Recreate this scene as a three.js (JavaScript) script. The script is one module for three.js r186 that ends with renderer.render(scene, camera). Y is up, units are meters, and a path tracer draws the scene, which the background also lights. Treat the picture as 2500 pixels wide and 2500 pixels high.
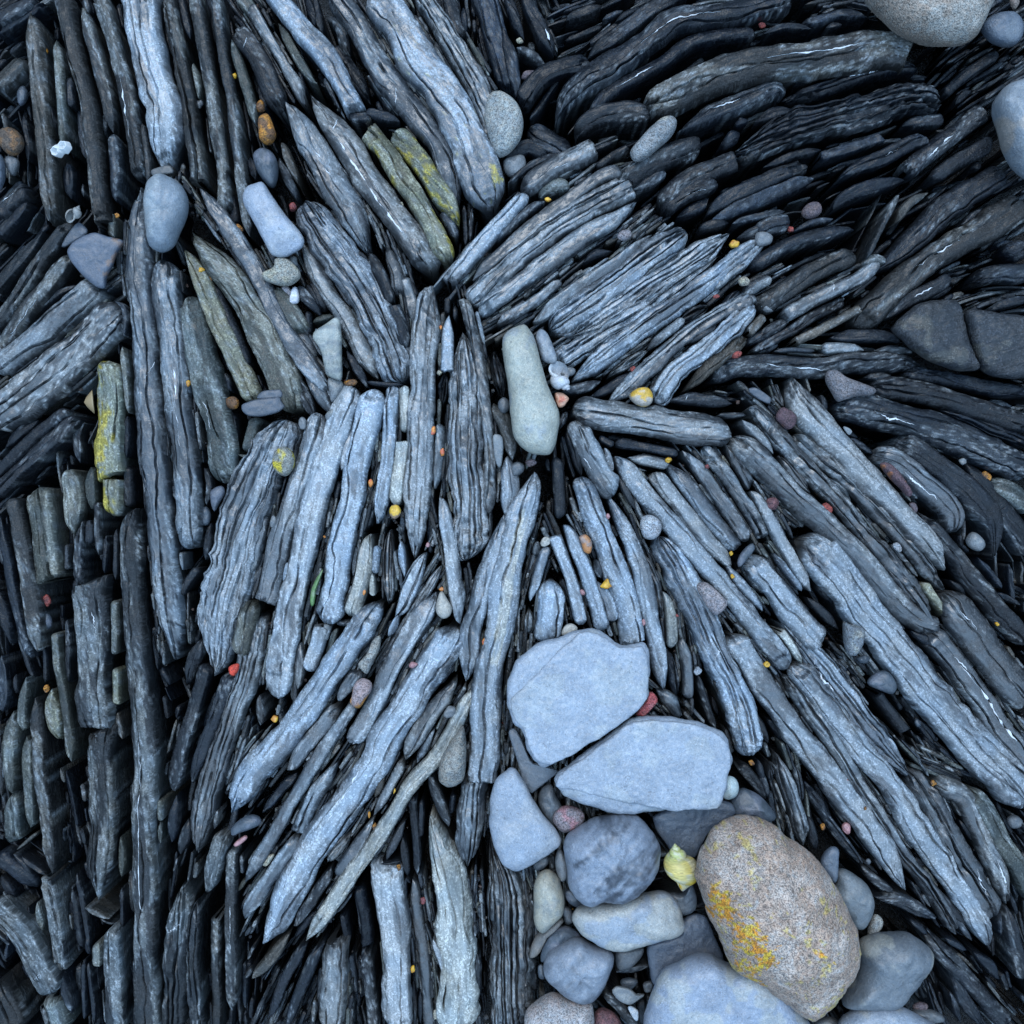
import * as THREE from 'three';
import { mergeGeometries } from 'three/addons/utils/BufferGeometryUtils.js';

// ---------- camera: a phone held level over the beach, looking straight down
const scene = new THREE.Scene();
const camera = new THREE.PerspectiveCamera(2 * Math.atan(0.4 / 0.87) * 180 / Math.PI, 1, 0.05, 60);
camera.position.set(0, 0.87, 0);
camera.up.set(0, 0, -1);
camera.lookAt(0, 0, 0);

// ---------- sky: cool overcast, brightest overhead
{
  const w = 64, h = 32, d = new Float32Array(w * h * 4);
  for (let j = 0; j < h; j++) {
    const el = ((j + 0.5) / h - 0.5) * Math.PI, s = Math.max(0, Math.sin(el));
    const l = el < 0 ? 0.12 : 0.14 + 0.86 * s * s;
    for (let i = 0; i < w; i++) d.set([l * 0.55, l * 0.87, l * 1.3, 1], (j * w + i) * 4);
  }
  const sky = new THREE.DataTexture(d, w, h, THREE.RGBAFormat, THREE.FloatType);
  sky.mapping = THREE.EquirectangularReflectionMapping; sky.magFilter = THREE.LinearFilter; sky.minFilter = THREE.LinearFilter;
  sky.wrapS = THREE.RepeatWrapping; sky.needsUpdate = true;
  scene.background = sky; scene.environment = sky;
}
// ---------- sun behind the cloud, high above the top edge of the frame
const sun = new THREE.DirectionalLight(new THREE.Color(1, 0.97, 0.92), 0.6);
sun.position.set(-0.25, 2, -1.1); sun.target.position.set(0, 0, 0);
sun.castShadow = true; sun.shadow.radius = 60; sun.shadow.mapSize.set(2048, 2048);
Object.assign(sun.shadow.camera, { left: -0.9, right: 0.9, top: 0.9, bottom: -0.9, near: 0.1, far: 6 });
scene.add(sun, sun.target);

const renderer = new THREE.WebGLRenderer({ antialias: true });
renderer.toneMapping = THREE.LinearToneMapping;
renderer.toneMappingExposure = 3.2;
renderer.shadowMap.enabled = true;

// every traced slate: [width mm, tone, ends, traits, top height mm, centre line x,z in mm on the beach, label]
const SLATES = [
[35.8,'p','rr','',6,[231.2,22.6,251.8,47.4,272.8,75.8,293.9,102.1,314.9,128.4,336,153.7,357,178.9,383.3,203.2,406.5,228.4],'broadest raked slate, long and pale, running to the lower right edge'],
[40.2,'l','rp','L',2,[-178.4,-73.2,-188.4,-49.9,-200.1,-18.2,-210.7,5.1,-219.1,42.1,-229.7,84.4,-236,129.9],'long broad pale blue-grey slate, above the bright red pebble'],
[27.9,'l','rp','V',5,[-43.4,91.7,-58.2,112.8,-79.2,144.4,-100.3,176,-110.9,200.2,-137.2,236.1,-158.3,267.7,-179.4,304.6,-197.3,341.5],'long broad pale blue-grey slate with white vein, below the pink and rust pebble'],
[21.7,'m','pp','V',3,[-293,-256.9,-293,-200.9,-288.8,-148.1,-285.1,-95.3,-281.4,-42.4,-276.1,10.4,-269.7,73.8,-266,117.1],'long broad grey slate with white vein, right of the lichen-yellow standing stone'],
[20.1,'n','pr','V',2,[-297.6,-3.2,-298.6,28.5,-298.1,70.8,-294.9,113.1,-290.7,155.4,-288.6,197.8,-290.1,240.1,-289.1,282.4,-288.6,324.7,-287.5,367,-287,417.7],'long broad grey slate with white vein, below left of the bright red pebble'],
[30.4,'n','rq','V',10,[103.7,-317.9,118.4,-322.1,143.5,-333.6,185.5,-347.2,216.9,-351.4,248.3,-356.6,279.8,-360.8,310.1,-358.7],'broad veined ledge with blunt ends, biggest slate below the tan cobble'],
[24.7,'l','pq','V C',6,[17.7,-31.6,7.2,7.3,-2.3,49.5,-9.7,91.6,-16.5,133.7,-20.2,175.8,-21.8,212.6],'long pale ridge slab with a cream stripe, above the three-cornered stone'],
[31.6,'l','rr','Y1',5,[-107.7,-412.5,-78.2,-365,-52.9,-328.1,-31.8,-291.3,-14.9,-240.7],'long broad pale blue-grey slate with yellow lichen, above left of the round granite pebble'],
[21.1,'p','rp','',3,[221.5,120.4,242.1,146.8,263.2,174.3,284.3,200.7,300.2,220.8,316,247.2,342.4,285.2,359.3,312.7,373.6,341.7],'long broad blue-grey slate, below the broadest raked slab'],
[31.6,'d','pr','LL',5,[173,-281.8,206.7,-296.5,241.5,-307.1,278.4,-317.6,310,-325,337.4,-321.8],'long broad dark grey slate with split layers, below right of the veined top ledge'],
[32.8,'l','rr','L',2,[-164.1,-245.7,-144,-212.9,-118.6,-175.9,-99.6,-142.1,-86.4,-103],'long broad pale blue-grey slate, above the banded wedge stone'],
[21.1,'l','rr','',3,[-123.8,-97.9,-134.4,-68.9,-143.9,-42.4,-153.4,-10.8,-160.8,20.9,-169.2,57.9,-176.6,94.9,-185.1,146.6],'long broad pale blue-grey slate, above right of the bright red pebble'],
[29,'l','pr','LL V',4,[-39.2,-142.1,-38.2,-111,-38.2,-63.5,-36.6,-26.6,-36.1,5.1,-36.1,38.3],'long broad pale blue-grey slate with white vein, below left of the green-grey oblong stone'],
[31.7,'s','pr','',4,[-65.1,240.7,-59.3,262.9,-49.8,294.5,-45.6,331.5,-44.5,363.1,-44.5,409.6],'long broad pale sandy slate, left of the buff oval pebble'],
[23.2,'l','pp','L',5,[-62.9,-178.8,-66.6,-147.7,-68.7,-110.9,-71.9,-68.7,-72.9,-42.3,-75.5,-0.2,-77.1,36.7],'long broad pale blue-grey slate, left of the green-grey oblong stone'],
[35.5,'m','pr','LL',1,[-17.1,259.6,-7.6,290.3,-4.4,332.6,-2.8,412],'long broad grey slate with split layers, left of the buff oval pebble'],
[20.3,'p','rp','',3,[171.8,98.2,186.1,118.3,199.8,142.6,218.8,170.1,240,195.4,257.9,221.8,276.9,247.2,294.9,271.5,310.5,298.4],'long broad blue-grey slate, below the squarish grey chip'],
[21.7,'m','rr','V',3,[-272.9,-198.3,-269.7,-158.6,-263.4,-95.3,-257.1,-31.9,-253.4,28.9],'long broad grey slate with white vein, above right of the lichen-yellow standing stone'],
[24.8,'p','pp','Y0',5,[220.2,-106.1,226.8,-85.6,244.7,-64.5,265.7,-43.4,285.8,-21.3,304.7,0.9,321.6,20.9,341.1,46.2],'long broad blue-grey slate, left of the long purple pebble'],
[21.7,'m','rr','',3,[174.8,-59.3,192.2,-42.4,215.5,-19.2,241.9,3,271.5,33.6,297.9,66.4,322.2,86.4,338,91.7],'long broad grey slate, below left of the long purple pebble'],
[23.7,'l','rp','V',4,[-106.2,72.3,-124.7,98.1,-141.6,123.4,-163.7,155.1,-184.8,181.5,-205.9,206.8,-221.8,238.4],'long broad pale blue-grey slate with white vein, left of the pink and rust pebble'],
[24.3,'d','rp','V',4,[220.5,-404.5,176.2,-391.8,129.8,-384.4,102.3,-366.5,77,-348.6,55.9,-335.9,43.2,-325.4,34.8,-308.5],'long broad dark grey slate with white vein, above the narrow grey oval pebble'],
[24.8,'l','rr','L V',4,[116.6,19.5,129.8,41.1,144.5,72.8,158.3,104.4,170.9,128.7,180.9,155.1,189.4,192],'long broad pale blue-grey slate with white vein, above right of the red chip'],
[27.5,'g','pr','',3,[-253.9,-222,-227.5,-192.5,-203.2,-155.5,-187.3,-121.7,-173.6,-79.4],'long broad greenish grey slate, below left of the lumpy sandy pebble'],
[29,'d','rr','V',5,[255.2,-85.6,278.4,-80.3,304.7,-72.9,331.1,-64.5,357.4,-52.9,378.5,-42.3,407,-31.8],'long broad dark grey slate with white vein, above right of the long purple pebble'],
[25.9,'m','pr','V1',2,[-159.9,-330.3,-135.6,-295.4,-110.2,-258.4,-84.8,-221.4,-64.7,-191.8],'long broad grey slate with white vein, above right of the tongue-shaped pebble'],
[21.7,'m','rp','L',1,[-201.3,81,-209.8,129.2,-222.5,166.2,-234.2,203.3,-243.7,240.3,-249,271],'long broad grey slate, below the bright red pebble'],
[22.2,'l','rr','V',4,[-108.3,-97.3,-115.2,-68.8,-121.5,-42.4,-126.8,-10.7,-132.1,15.6,-138.4,52.6,-145.8,88.4],'long broad pale blue-grey slate with white vein, below the banded wedge stone'],
[24.7,'n','rr','V',6,[269.7,-145.6,299.1,-173,330.7,-199.3,367.6,-220.4,403.3,-243.5],'long broad grey slate with white vein, above the dark cracked boulder'],
[30.1,'l','qp','',3,[-293,-411.3,-287.7,-361.6,-278.2,-330,-272.9,-308.8,-277.1,-271.9],'broadest pale slab in the upright row at the top left'],
[30.6,'m','rr','W',4,[-305.3,-159.5,-329.6,-137.4,-356,-113.1,-377.1,-95.2,-410.8,-67.7],'broad grey slate, above left of the lichen-yellow standing stone'],
[25.4,'g','rr','V',3,[-253.4,-170.3,-248.6,-137.5,-239.1,-95.3,-230.7,-63.6,-226.4,-22.4],'long broad greenish grey slate with white vein, above right of the lichen-yellow standing stone'],
[17.4,'p','pr','',3,[81.3,-44,94,-27.7,116.2,-1.2,136.3,23,157.4,48.4,178.5,72.7,197.5,95.9,218.1,122.9],'long blue-grey slate, above the red chip'],
[23.8,'p','pp','L V',3,[213,87.7,234.7,110.9,253.7,135.2,273.8,161.6,294.9,187,313.9,208.1],'long broad blue-grey slate with white vein, below the squarish grey chip'],
[20.1,'m','rp','V',0,[-144.4,-412.7,-121,-380.9,-106.2,-352.3,-87.1,-325.8,-70.2,-304.6,-56.4,-285.5,-42.6,-245.2],'long broad grey slate with white vein, left of the round granite pebble'],
[15.8,'m','pp','L',3,[186.6,-81,210.4,-56.2,236.8,-27.7,262.1,-0.2,276.9,17.8,300.2,45.2,321.3,73.8,334.5,93.8],'long grey slate, second nearest below left of the long purple pebble'],
[18.5,'l','pp','L',3,[203.9,-217.8,176.4,-197.7,150,-177.7,118.3,-155.5,91.9,-137.5,70.8,-121.7,46.5,-102.7],'long pale blue-grey slate, above the amber-crusted pebble'],
[23.3,'l','pp','LL',2,[172.4,-220.2,144.9,-201.1,113.1,-181,81.4,-160.9,44.4,-137.7],'long broad pale blue-grey slate with split layers, above the amber-crusted pebble'],
[25.4,'n','qp','',1,[-323.8,171,-322.8,208.6,-321.7,250.9,-326,307],'broad grey slate, below left of the bright red pebble'],
[26.3,'m','rr','V',6,[47.9,-80.2,81,-73.9,123.1,-66.5,154.7,-62.3,172.6,-60.2],'broad grey slate with white vein, below right of the amber-crusted pebble'],
[24.4,'m','pp','V',1,[-179.1,-323.3,-162.2,-293.7,-144.2,-264,-127.3,-236.5,-113.5,-203.7],'broad grey slate with white vein, above right of the tongue-shaped pebble'],
[28.1,'n','qq','V',1,[-331.8,54,-330.7,92.1,-328.6,139.7,-325.4,170.5],'broad grey slate with white vein, left of the bright red pebble'],
[24.3,'l','rr','L',3,[138.4,-221,102.4,-195.6,70.8,-171.3,30.6,-143.9],'broad pale blue-grey slate, above right of the white shell fragment'],
[19,'d','rp','V',2,[158.8,-106,176.8,-113.4,204.3,-115.5,240.2,-113.4,272,-117.6,303.7,-117.6,324.3,-113.4],'long dark grey slate with white vein, above left of the pinkish grey wedge stone'],
[20,'l','rq','L',4,[-32.7,-164.4,-9.5,-188.2,23.2,-215.6,51.7,-233.6,77,-247.3,93.9,-255.7],'long broad pale blue-grey slate, below right of the round granite pebble'],
[13.2,'s','pp','',6,[-28.1,138.4,-42.3,161,-60.2,191.6,-79.1,212.6,-97,242.1,-116,269.5,-137,300,-161,334.7],'long pale sandy slate, below left of the sandy teardrop pebble'],
[12.7,'m','pp','L',1,[215.1,128.1,232,155.6,254.3,186.3,269.1,210.7,287.1,239.3,304,265.7,328.4,296.5,351.2,333.5],'long grey slate, below left of the broadest raked slab'],
[25.3,'l','qr','',4,[-99.4,276.1,-95.2,310.4,-90.9,352.6,-88.3,409.6],'broad pale blue-grey slate, left of the buff oval pebble'],
[23.7,'d','rp','',4,[303,-56.1,326.2,-40.3,347.3,-23.4,363.1,-7.6,375.8,10.4,379.5,37.8],'broad dark grey slate, right of the long purple pebble'],
[19.5,'l','rq','',3,[-151.8,-77.8,-158.6,-53,-169.2,-21.3,-176.6,-0.2,-185.1,31.5,-194.6,70.6],'long pale blue-grey slate, below the banded wedge stone'],
[22.2,'m','rr','V L',3,[313.4,205.1,331.9,235.7,347.7,267.4,363.5,294.9,378.9,320.2],'broad grey slate with white vein, above right of the two-tone grey cobble'],
[14.8,'m','pp','',1,[-246,-255.4,-228,-232.1,-209,-203.5,-193.1,-173.8,-174,-137.8,-156,-111.4,-140.7,-89.1],'long grey slate, below left of the lumpy sandy pebble'],
[30.1,'m','rr','V',4,[339.9,64.3,352.6,81.2,368.4,102.3,384.2,123.4,407.4,151.9],'broad grey slate with white vein, above right of the broadest raked slab'],
[19,'l','pr','LL',2,[161.8,-201.1,137.5,-184.2,102.6,-158.8,70.8,-139.8,35.4,-117.1],'long pale blue-grey slate with split layers, above the amber-crusted pebble'],
[21.1,'d','pr','',3,[285.4,-189.5,316,-214.8,342.4,-240.2,387.8,-267.6],'broad dark grey slate, above the dark cracked boulder'],
[19.2,'l','rq','',3,[54.4,-28,62.3,-3.2,75,26.4,85.5,54.9,91.9,76,95.6,103.5],'pale blue-grey slate, third nearest right of the cream-striped ridge slab'],
[14.8,'n','rq','',0,[-354.4,-409.5,-343.8,-357.6,-334.3,-325.8,-329,-283.4,-324.2,-228.3],'long grey slate, above right of the barnacle pair'],
[21.1,'m','rr','V1',3,[328.2,94,347.7,118.3,368.8,146.8,384.7,171.1,407.9,200.7],'broad grey slate with white vein, right of the broadest raked slab'],
[14.3,'m','rp','L',2,[223.3,-60.5,247.6,-38.3,270.9,-17.1,289.9,1.9,311.1,25.2,327,45.3,341.2,62.2],'long grey slate, nearest below left of the long purple pebble'],
[18,'l','pp','',3,[-6.5,2.1,-16.6,39.1,-27.7,76,-34,113,-36.1,133.6],'pale blue-grey slate, left of the cream-striped ridge slab'],
[15.9,'m','rp','',2,[-26.5,-156.9,3.2,-178,26.4,-195,49.7,-210.8,77.2,-227.7,98.3,-244.7],'long grey slate, above the white shell fragment'],
[19.1,'m','rr','L',0,[-74.4,-410.6,-49,-371.4,-27.8,-333.2,-10.8,-287.6],'grey slate, above left of the round granite pebble'],
[20.1,'d','rr','',1,[282.9,-99.2,311.4,-95.5,343.2,-89.1,369.7,-80.7,408.9,-66.9],'broad dark grey slate, below the dark cracked boulder'],
[15,'l','pp','',3,[76,-12.7,88.7,12.7,99.3,39.1,104.6,60.2,108.8,81.3,114.1,107.7,119.9,140.5],'long pale blue-grey slate, above the red chip'],
[17.5,'l','pr','',2,[-59.9,63.4,-79.5,92,-95.4,123.7,-111.2,155.4,-128.2,181.9],'pale blue-grey slate, above right of the pink and rust pebble'],
[13.8,'b','pp','',0,[-378.3,-394.7,-374.6,-357.6,-369.8,-304.6,-364.5,-262.2,-362.9,-226.2],'long brownish slate, above left of the barnacle pair'],
[20.7,'n','pr','L V',-1,[-260.4,294.1,-262.5,322.8,-265.1,354.6,-266.2,409.8],'broad grey slate with white vein, below the bright red pebble'],
[18,'y','qr','Y1',3,[-113.2,-300.4,-93.2,-275,-69.9,-238.1,-50.9,-199],'olive slate with yellow lichen, second nearest below left of the round granite pebble'],
[15.9,'y','pr','Y0',1,[-257.7,-206.7,-242.8,-178.1,-228,-142.1,-215.3,-113.5,-202.6,-86],'olive slate, below left of the lumpy sandy pebble'],
[17.5,'m','rp','V',2,[333.3,213.8,354.4,223.3,366.1,247.6,377.7,270.9,385.1,289.9,390.9,310],'grey slate with white vein, above right of the two-tone grey cobble'],
[18.5,'l','rr','L',3,[190.7,-162.3,171.1,-143.9,150,-124.8,128.9,-110.1,113,-86.3],'pale blue-grey slate, above right of the amber-crusted pebble'],
[22.7,'p','rr','',4,[186.9,35.9,204.9,58,223.8,81.2,244.4,103.4],'broad blue-grey slate, above left of the squarish grey chip'],
[14.3,'m','rp','L',2,[188.2,-169.9,160.7,-155.7,134.3,-137.7,107.9,-114.4,92,-99.6,75.6,-85.3],'grey slate, above right of the amber-crusted pebble'],
[21.7,'y','rq','Y3',2,[-318.7,-119.7,-315.5,-100.7,-315,-74.2,-316.6,-51,-315.5,-27.7],'olive standing stone crusted with yellow lichen'],
[12.7,'k','rp','V',-1,[191,-376.6,166.6,-375,139,-368.6,119.9,-354.8,95.5,-341,73.2,-327.2,56.2,-306],'long near-black slate with white vein, above the narrow grey oval pebble'],
[14.3,'n','rr','V',0,[-324.2,-409.5,-313.1,-368.2,-301.9,-325.8,-297.2,-294,-292.9,-263.3],'grey slate with white vein, below left of the broad pale top slab'],
[12.2,'n','rr','',0,[-248.9,-409.5,-241,-357.6,-233.6,-315.2,-227.7,-272.8,-226.2,-237.8],'long grey slate, second nearest below right of the broad pale top slab'],
[15.9,'d','pr','',1,[321,-0,343.2,28.6,364.4,56.1,385.6,81.5,408.9,104.8],'dark grey slate, above right of the broadest raked slab'],
[20.1,'m','rr','',1,[-323.3,-178.1,-340.2,-166.4,-359.3,-149.5,-380.5,-131.5,-408,-111.4],'broad grey slate, below left of the angular blue slate plate'],
[19,'l','rq','',4,[-190.1,-410.8,-165.9,-380.2,-142.6,-353.8,-122.6,-314.8],'pale blue-grey slate, right of the broad pale top slab'],
[13.8,'n','rq','L',0,[-272.3,-409.5,-262.2,-362.9,-252.7,-315.2,-246.3,-260.1],'long grey slate, nearest below right of the broad pale top slab'],
[20.1,'m','rr','V',3,[284.8,-45.1,303.3,-38.2,321.3,-22.4,335,-10.8,344.5,0.9,345.6,16.7],'broad grey slate with white vein, right of the long purple pebble'],
[10.1,'n','rp','',0,[-234.1,-409.5,-226.2,-357.6,-218.7,-315.2,-212.4,-262.2,-206,-216.6],'long grey slate, third nearest below right of the broad pale top slab'],
[14.9,'m','pp','',-1,[-165.7,-213.7,-146.6,-176.5,-131.8,-153.2,-116.9,-125.6,-106.3,-105.4],'grey slate, above the banded wedge stone'],
[11.1,'m','rp','',2,[-123.4,151.2,-137.7,171.3,-153.5,195.6,-169.4,221,-190.6,259.1,-209.6,290.8],'long grey slate, below left of the pink and rust pebble'],
[23.7,'m','qp','L V',4,[-29.7,208.5,-31.8,236.5,-35.5,280.8],'broad grey slate with white vein, left of the three-cornered pale stone'],
[11.6,'m','pr','',2,[-30.7,-181.2,7.4,-217.2,44.4,-245.7,70.8,-263.7,86.7,-267.9],'grey slate, below right of the round granite pebble'],
[18,'d','pr','V',1,[130.2,-299,150.3,-310.6,176.8,-321.2,204.3,-331.8,214.9,-328.6],'dark grey slate with white vein, below left of the veined top ledge'],
[9.5,'m','qp','L',2,[-37.2,-167.8,-29.8,-137.7,-23.5,-106,-19.8,-74.2,-16.6,-42.5,-17.6,1.9],'long grey slate, left of the green-grey oblong stone'],
[18,'y','rp','Y2',1,[-94.4,-299,-75.4,-279.9,-58.4,-254.5,-42.5,-227],'olive slate with yellow lichen, nearest below left of the round granite pebble'],
[21.1,'n','rr','V',3,[-408.1,306.5,-389.1,324.5,-375.4,344.5,-359.5,378.3],'broad grey slate with white vein, below left of the bright red pebble'],
[15.9,'d','pr','',0,[325.1,326.6,338.3,345.7,354.2,363.7,375.4,386,393.4,405.1],'dark grey slate, right of the two-tone grey cobble'],
[23.9,'m','qr','',0,[-137.5,336.7,-140.1,364.8,-142.8,409.3],'broad grey slate, left of the pinkish granite pebble'],
[20.7,'g','rq','',-1,[-373.4,-19.7,-369.7,18,-364.4,53.6],'broad greenish grey slate, below left of the lichen-yellow standing stone'],
[12.2,'n','rp','',0,[-392,-11.2,-388.9,7.4,-382,44.5,-375.6,81.6,-372.2,109.7],'grey slate, below left of the lichen-yellow standing stone'],
[16.9,'n','rr','',2,[192.6,-160.1,215.9,-173.8,237.1,-187.6,268.8,-203.4],'grey slate, above the pinkish grey wedge stone'],
[16.4,'p','pr','',2,[122.1,-39.3,136.4,-21.3,150.2,-1.2,166,16.7,176.6,30],'blue-grey slate, nearest below right of the amber-crusted pebble'],
[10.4,'n','pp','',-2,[-374.9,146.1,-373.1,177.4,-370.1,209.3,-364.8,251.8,-361.6,284.7],'grey slate, nearest below left of the bright red pebble'],
[20.4,'k','rr','',-10,[-23.8,-417.5,-12,-374.6,-2.3,-336],'broad near-black slate, above the round granite pebble'],
[20.6,'m','rr','V',4,[49.6,-71.9,55.9,-54,65.4,-32.9,79.1,-11.8],'short broad grey slate with white vein, below left of the amber-crusted pebble'],
[19,'d','qr','V',3,[84.5,-259.2,107.7,-272.9,128.9,-283.5,148.9,-287.7],'dark grey slate with white vein, below right of the narrow grey oval pebble'],
[11.6,'m','pp','',1,[16.4,-149.7,37,-164.5,60.3,-182,86.8,-199.4,110.1,-218],'grey slate, above the white shell fragment'],
[13.3,'d','rp','',-2,[-239.8,121.1,-248.8,150.9,-259.4,182.7,-265.3,219.9],'dark grey slate, below left of the bright red pebble'],
[12.2,'l','rp','L',1,[-94.4,-100.3,-95.5,-74.3,-97.6,-42.5,-101.8,-16.1,-107.1,9.3],'pale blue-grey slate, below right of the banded wedge stone'],
[13.7,'p','rp','',2,[111,-30.9,123.7,-12.9,139.6,6.2,155.4,26.2,172.9,44.2],'blue-grey slate, below the amber-crusted pebble'],
[18,'d','rr','V',1,[-218.3,-380.5,-203.5,-361.4,-191.8,-340.2,-183.4,-315.9],'dark grey slate with white vein, right of the broad pale top slab'],
[13.8,'n','pr','L',-2,[-249.5,308.3,-251.6,344.4,-250,376.3,-247.9,410.3],'grey slate, nearest below the bright red pebble'],
[12.7,'l','pp','',2,[-56.8,-11.8,-49.9,21,-43.6,63.3,-40.6,87.6],'pale blue-grey slate, above left of the cream-striped ridge slab'],
[13.7,'l','qr','',4,[-49.6,-180.8,-20.1,-215.6,11.6,-250.4],'pale blue-grey slate, below the round granite pebble'],
[18,'d','rq','',-1,[118.8,-241.3,140.1,-261.4,177.2,-276.3],'short dark grey slate, nearest below right of the narrow grey oval pebble'],
[15.9,'d','qq','V',2,[310,-266.9,332.2,-284.9,353.4,-300.7,372.4,-313.4],'dark grey slate with white vein, left of the grey cobble at the right edge'],
[11.7,'k','pr','V L',-2,[216.9,-324.4,240.3,-330.8,270,-341.4,301.9,-348.9,320,-348.9],'near-black slate with white vein, right of the veined top ledge'],
[9.6,'n','rp','V',-3,[-220.3,265.5,-220.6,291.6,-221.6,318.2,-220.6,355.4,-220.6,392.7],'grey slate with white vein, below the bright red pebble'],
[13.5,'l','pr','',2,[40.7,10.6,49.7,28.5,58.1,49.7,65.6,70.8,71.4,93],'pale blue-grey slate, second nearest right of the cream-striped ridge slab'],
[11.7,'n','pp','',-2,[-339.3,-397.7,-328.7,-363.7,-319.1,-326.5,-314.3,-298.9],'grey slate, left of the broad pale top slab'],
[19,'d','pr','',2,[51.8,-295.4,68.7,-308.1,89.9,-312.4,108.9,-310.2],'short dark grey slate, above left of the narrow grey oval pebble'],
[12.7,'k','rp','L',-2,[310.9,-110.2,333.8,-105.9,365.6,-99,410.3,-91.6],'near-black slate, nearest below right of the dark cracked boulder'],
[12.7,'d','rp','',-2,[-221.7,128,-231.8,156.2,-241.4,182.7,-252.5,214.6],'dark grey slate, below the bright red pebble'],
[16.4,'g','rr','',1,[362.3,219.9,375,237.3,385.6,258.5,399.5,279.7,407.8,301.9],'greenish grey slate, below right of the broadest raked slab'],
[14.8,'m','pp','',2,[-43.6,131.1,-60.5,153.3,-74.2,174.5,-84.3,195.6],'grey slate, above left of the sandy teardrop pebble'],
[17,'k','rr','',-4,[8.5,-320.9,21.3,-341.1,41.5,-350.7,61.7,-352.9],'short near-black slate, above right of the round granite pebble'],
[12.7,'n','pr','V',0,[-348.1,-205.5,-359.7,-185.9,-378.8,-161.5,-406.4,-124.4],'grey slate with white vein, below left of the angular blue slate plate'],
[12.7,'d','rp','',1,[188.6,-192,216.2,-209,237.3,-215.3,269.1,-221.7],'dark grey slate, above the pinkish grey wedge stone'],
[13.8,'d','rr','',-2,[-341.4,-73.5,-360.5,-57.6,-379.7,-39.5,-409.4,-12.9],'dark grey slate, nearest left of the lichen-yellow standing stone'],
[14.8,'n','rr','',0,[-315.2,327.7,-314.1,354.2,-312.5,386,-311.5,413.6],'grey slate, second nearest below the bright red pebble'],
[13.9,'k','pp','',-8,[140.1,-410.1,114.4,-400.5,93.1,-385.5,71.7,-369.4,59.9,-358.7],'near-black slate, above the narrow grey oval pebble'],
[15.9,'m','rq','V',2,[7.4,-253.1,28.5,-267.9,49.7,-278.5,65.6,-285.9],'short grey slate with white vein, below right of the round granite pebble'],
[11.7,'k','pp','',-3,[154.2,-226.9,177.6,-239.7,198.9,-248.2,238.2,-263.1],'near-black slate, below right of the narrow grey oval pebble'],
[12.2,'m','rr','V',2,[288.3,-196.9,274.1,-185.3,258.2,-176.8,237.1,-167.3,212.7,-154.6],'grey slate with white vein, above the pinkish grey wedge stone'],
[13.8,'m','pp','L',0,[209.5,191,218.5,216.4,224.9,237.6,230.7,264.1],'grey slate, above the lichen-stained brown cobble'],
[11.1,'n','rp','',0,[-346.5,-227.7,-367.1,-201.6,-384.1,-174.2,-406.4,-142.4],'grey slate, left of the angular blue slate plate'],
[11.9,'m','rq','L',1,[150.3,-51,166.2,-32,180,-10.8,192.7,8.3,198.5,20.5],'grey slate, below right of the amber-crusted pebble'],
[13.7,'k','pr','V',2,[258.2,-263.7,284.6,-276.4,305.8,-287,325.9,-294.4],'near-black slate with white vein, left of the grey cobble at the right edge'],
[11.6,'p','pr','',1,[133.9,-48.4,150.3,-27.7,166.2,-5.5,181,15.7,185.8,22.6],'blue-grey slate, second nearest below right of the amber-crusted pebble'],
[13.2,'m','rp','',1,[-168.5,255.9,-185.5,279.7,-201.4,303,-209.8,319.9],'grey slate, below left of the pink and rust pebble'],
[9.4,'d','pp','',-4,[-401.8,9.6,-393.3,60.7,-385.9,92.6,-379.3,115.5],'dark grey slate, below left of the lichen-yellow standing stone'],
[14.8,'s','pr','',2,[-111.2,17.4,-116,47.6,-126.6,82.5],'short pale sandy slate, above the pink and rust pebble'],
[8.7,'m','pr','',-2,[-78.3,289.1,-75.6,312.5,-70.3,344.4,-67.1,376.3,-65,410.3],'thin grey slate, left of the buff oval pebble'],
[12.7,'d','pr','',0,[153.7,-233.6,170.6,-247.4,204.6,-262.2,221.5,-268.6],'dark grey slate, below right of the narrow grey oval pebble'],
[20.1,'l','rr','',3,[32.7,54.4,30.6,77.1,27.4,102.4],'short broad pale blue-grey slate, right of the cream-striped ridge slab'],
[10.6,'p','pp','',1,[187.4,-16.1,198,-1.3,214.9,29.5,234.5,62.3],'blue-grey slate, above left of the squarish grey chip'],
[10.1,'m','rp','',0,[-205.8,-397.9,-188.9,-368.2,-174,-342.8,-162.4,-320.5],'grey slate, right of the broad pale top slab'],
[13.8,'m','pq','',0,[-136.9,196.1,-153.9,220.5,-168.7,252.3],'short grey slate, below left of the pink and rust pebble'],
[8.5,'m','pp','LL',0,[-54.8,41.3,-79.7,80.5,-108.3,129.3],'thin grey slate with split layers, above right of the pink and rust pebble'],
[13.8,'l','rp','',1,[-137.8,154.6,-159,178.9,-177.5,203.3],'short pale blue-grey slate, below left of the pink and rust pebble'],
[11.7,'d','pr','',-1,[354.6,-41.6,370.5,-21.4,384.3,-5.5,400.5,15.7,408.7,27.4],'dark grey slate, right of the long purple pebble'],
[13.8,'k','pp','',-1,[252.7,-238.1,271.8,-251.9,309,-261.4],'short near-black slate, above left of the dark cracked boulder'],
[11.4,'l','qr','',2,[33.3,18.5,42.3,41.2,49.7,64.5,55.5,88.3],'pale blue-grey slate, nearest right of the cream-striped ridge slab'],
[16,'g','rp','',-5,[-349.5,-34.1,-347.4,-11.7,-346.3,18.6],'short greenish grey slate, below left of the lichen-yellow standing stone'],
[9.5,'d','rp','L',0,[263,-168.2,237.6,-155,216.4,-142.2,186.7,-125.3],'dark grey slate, above left of the pinkish grey wedge stone'],
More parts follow.
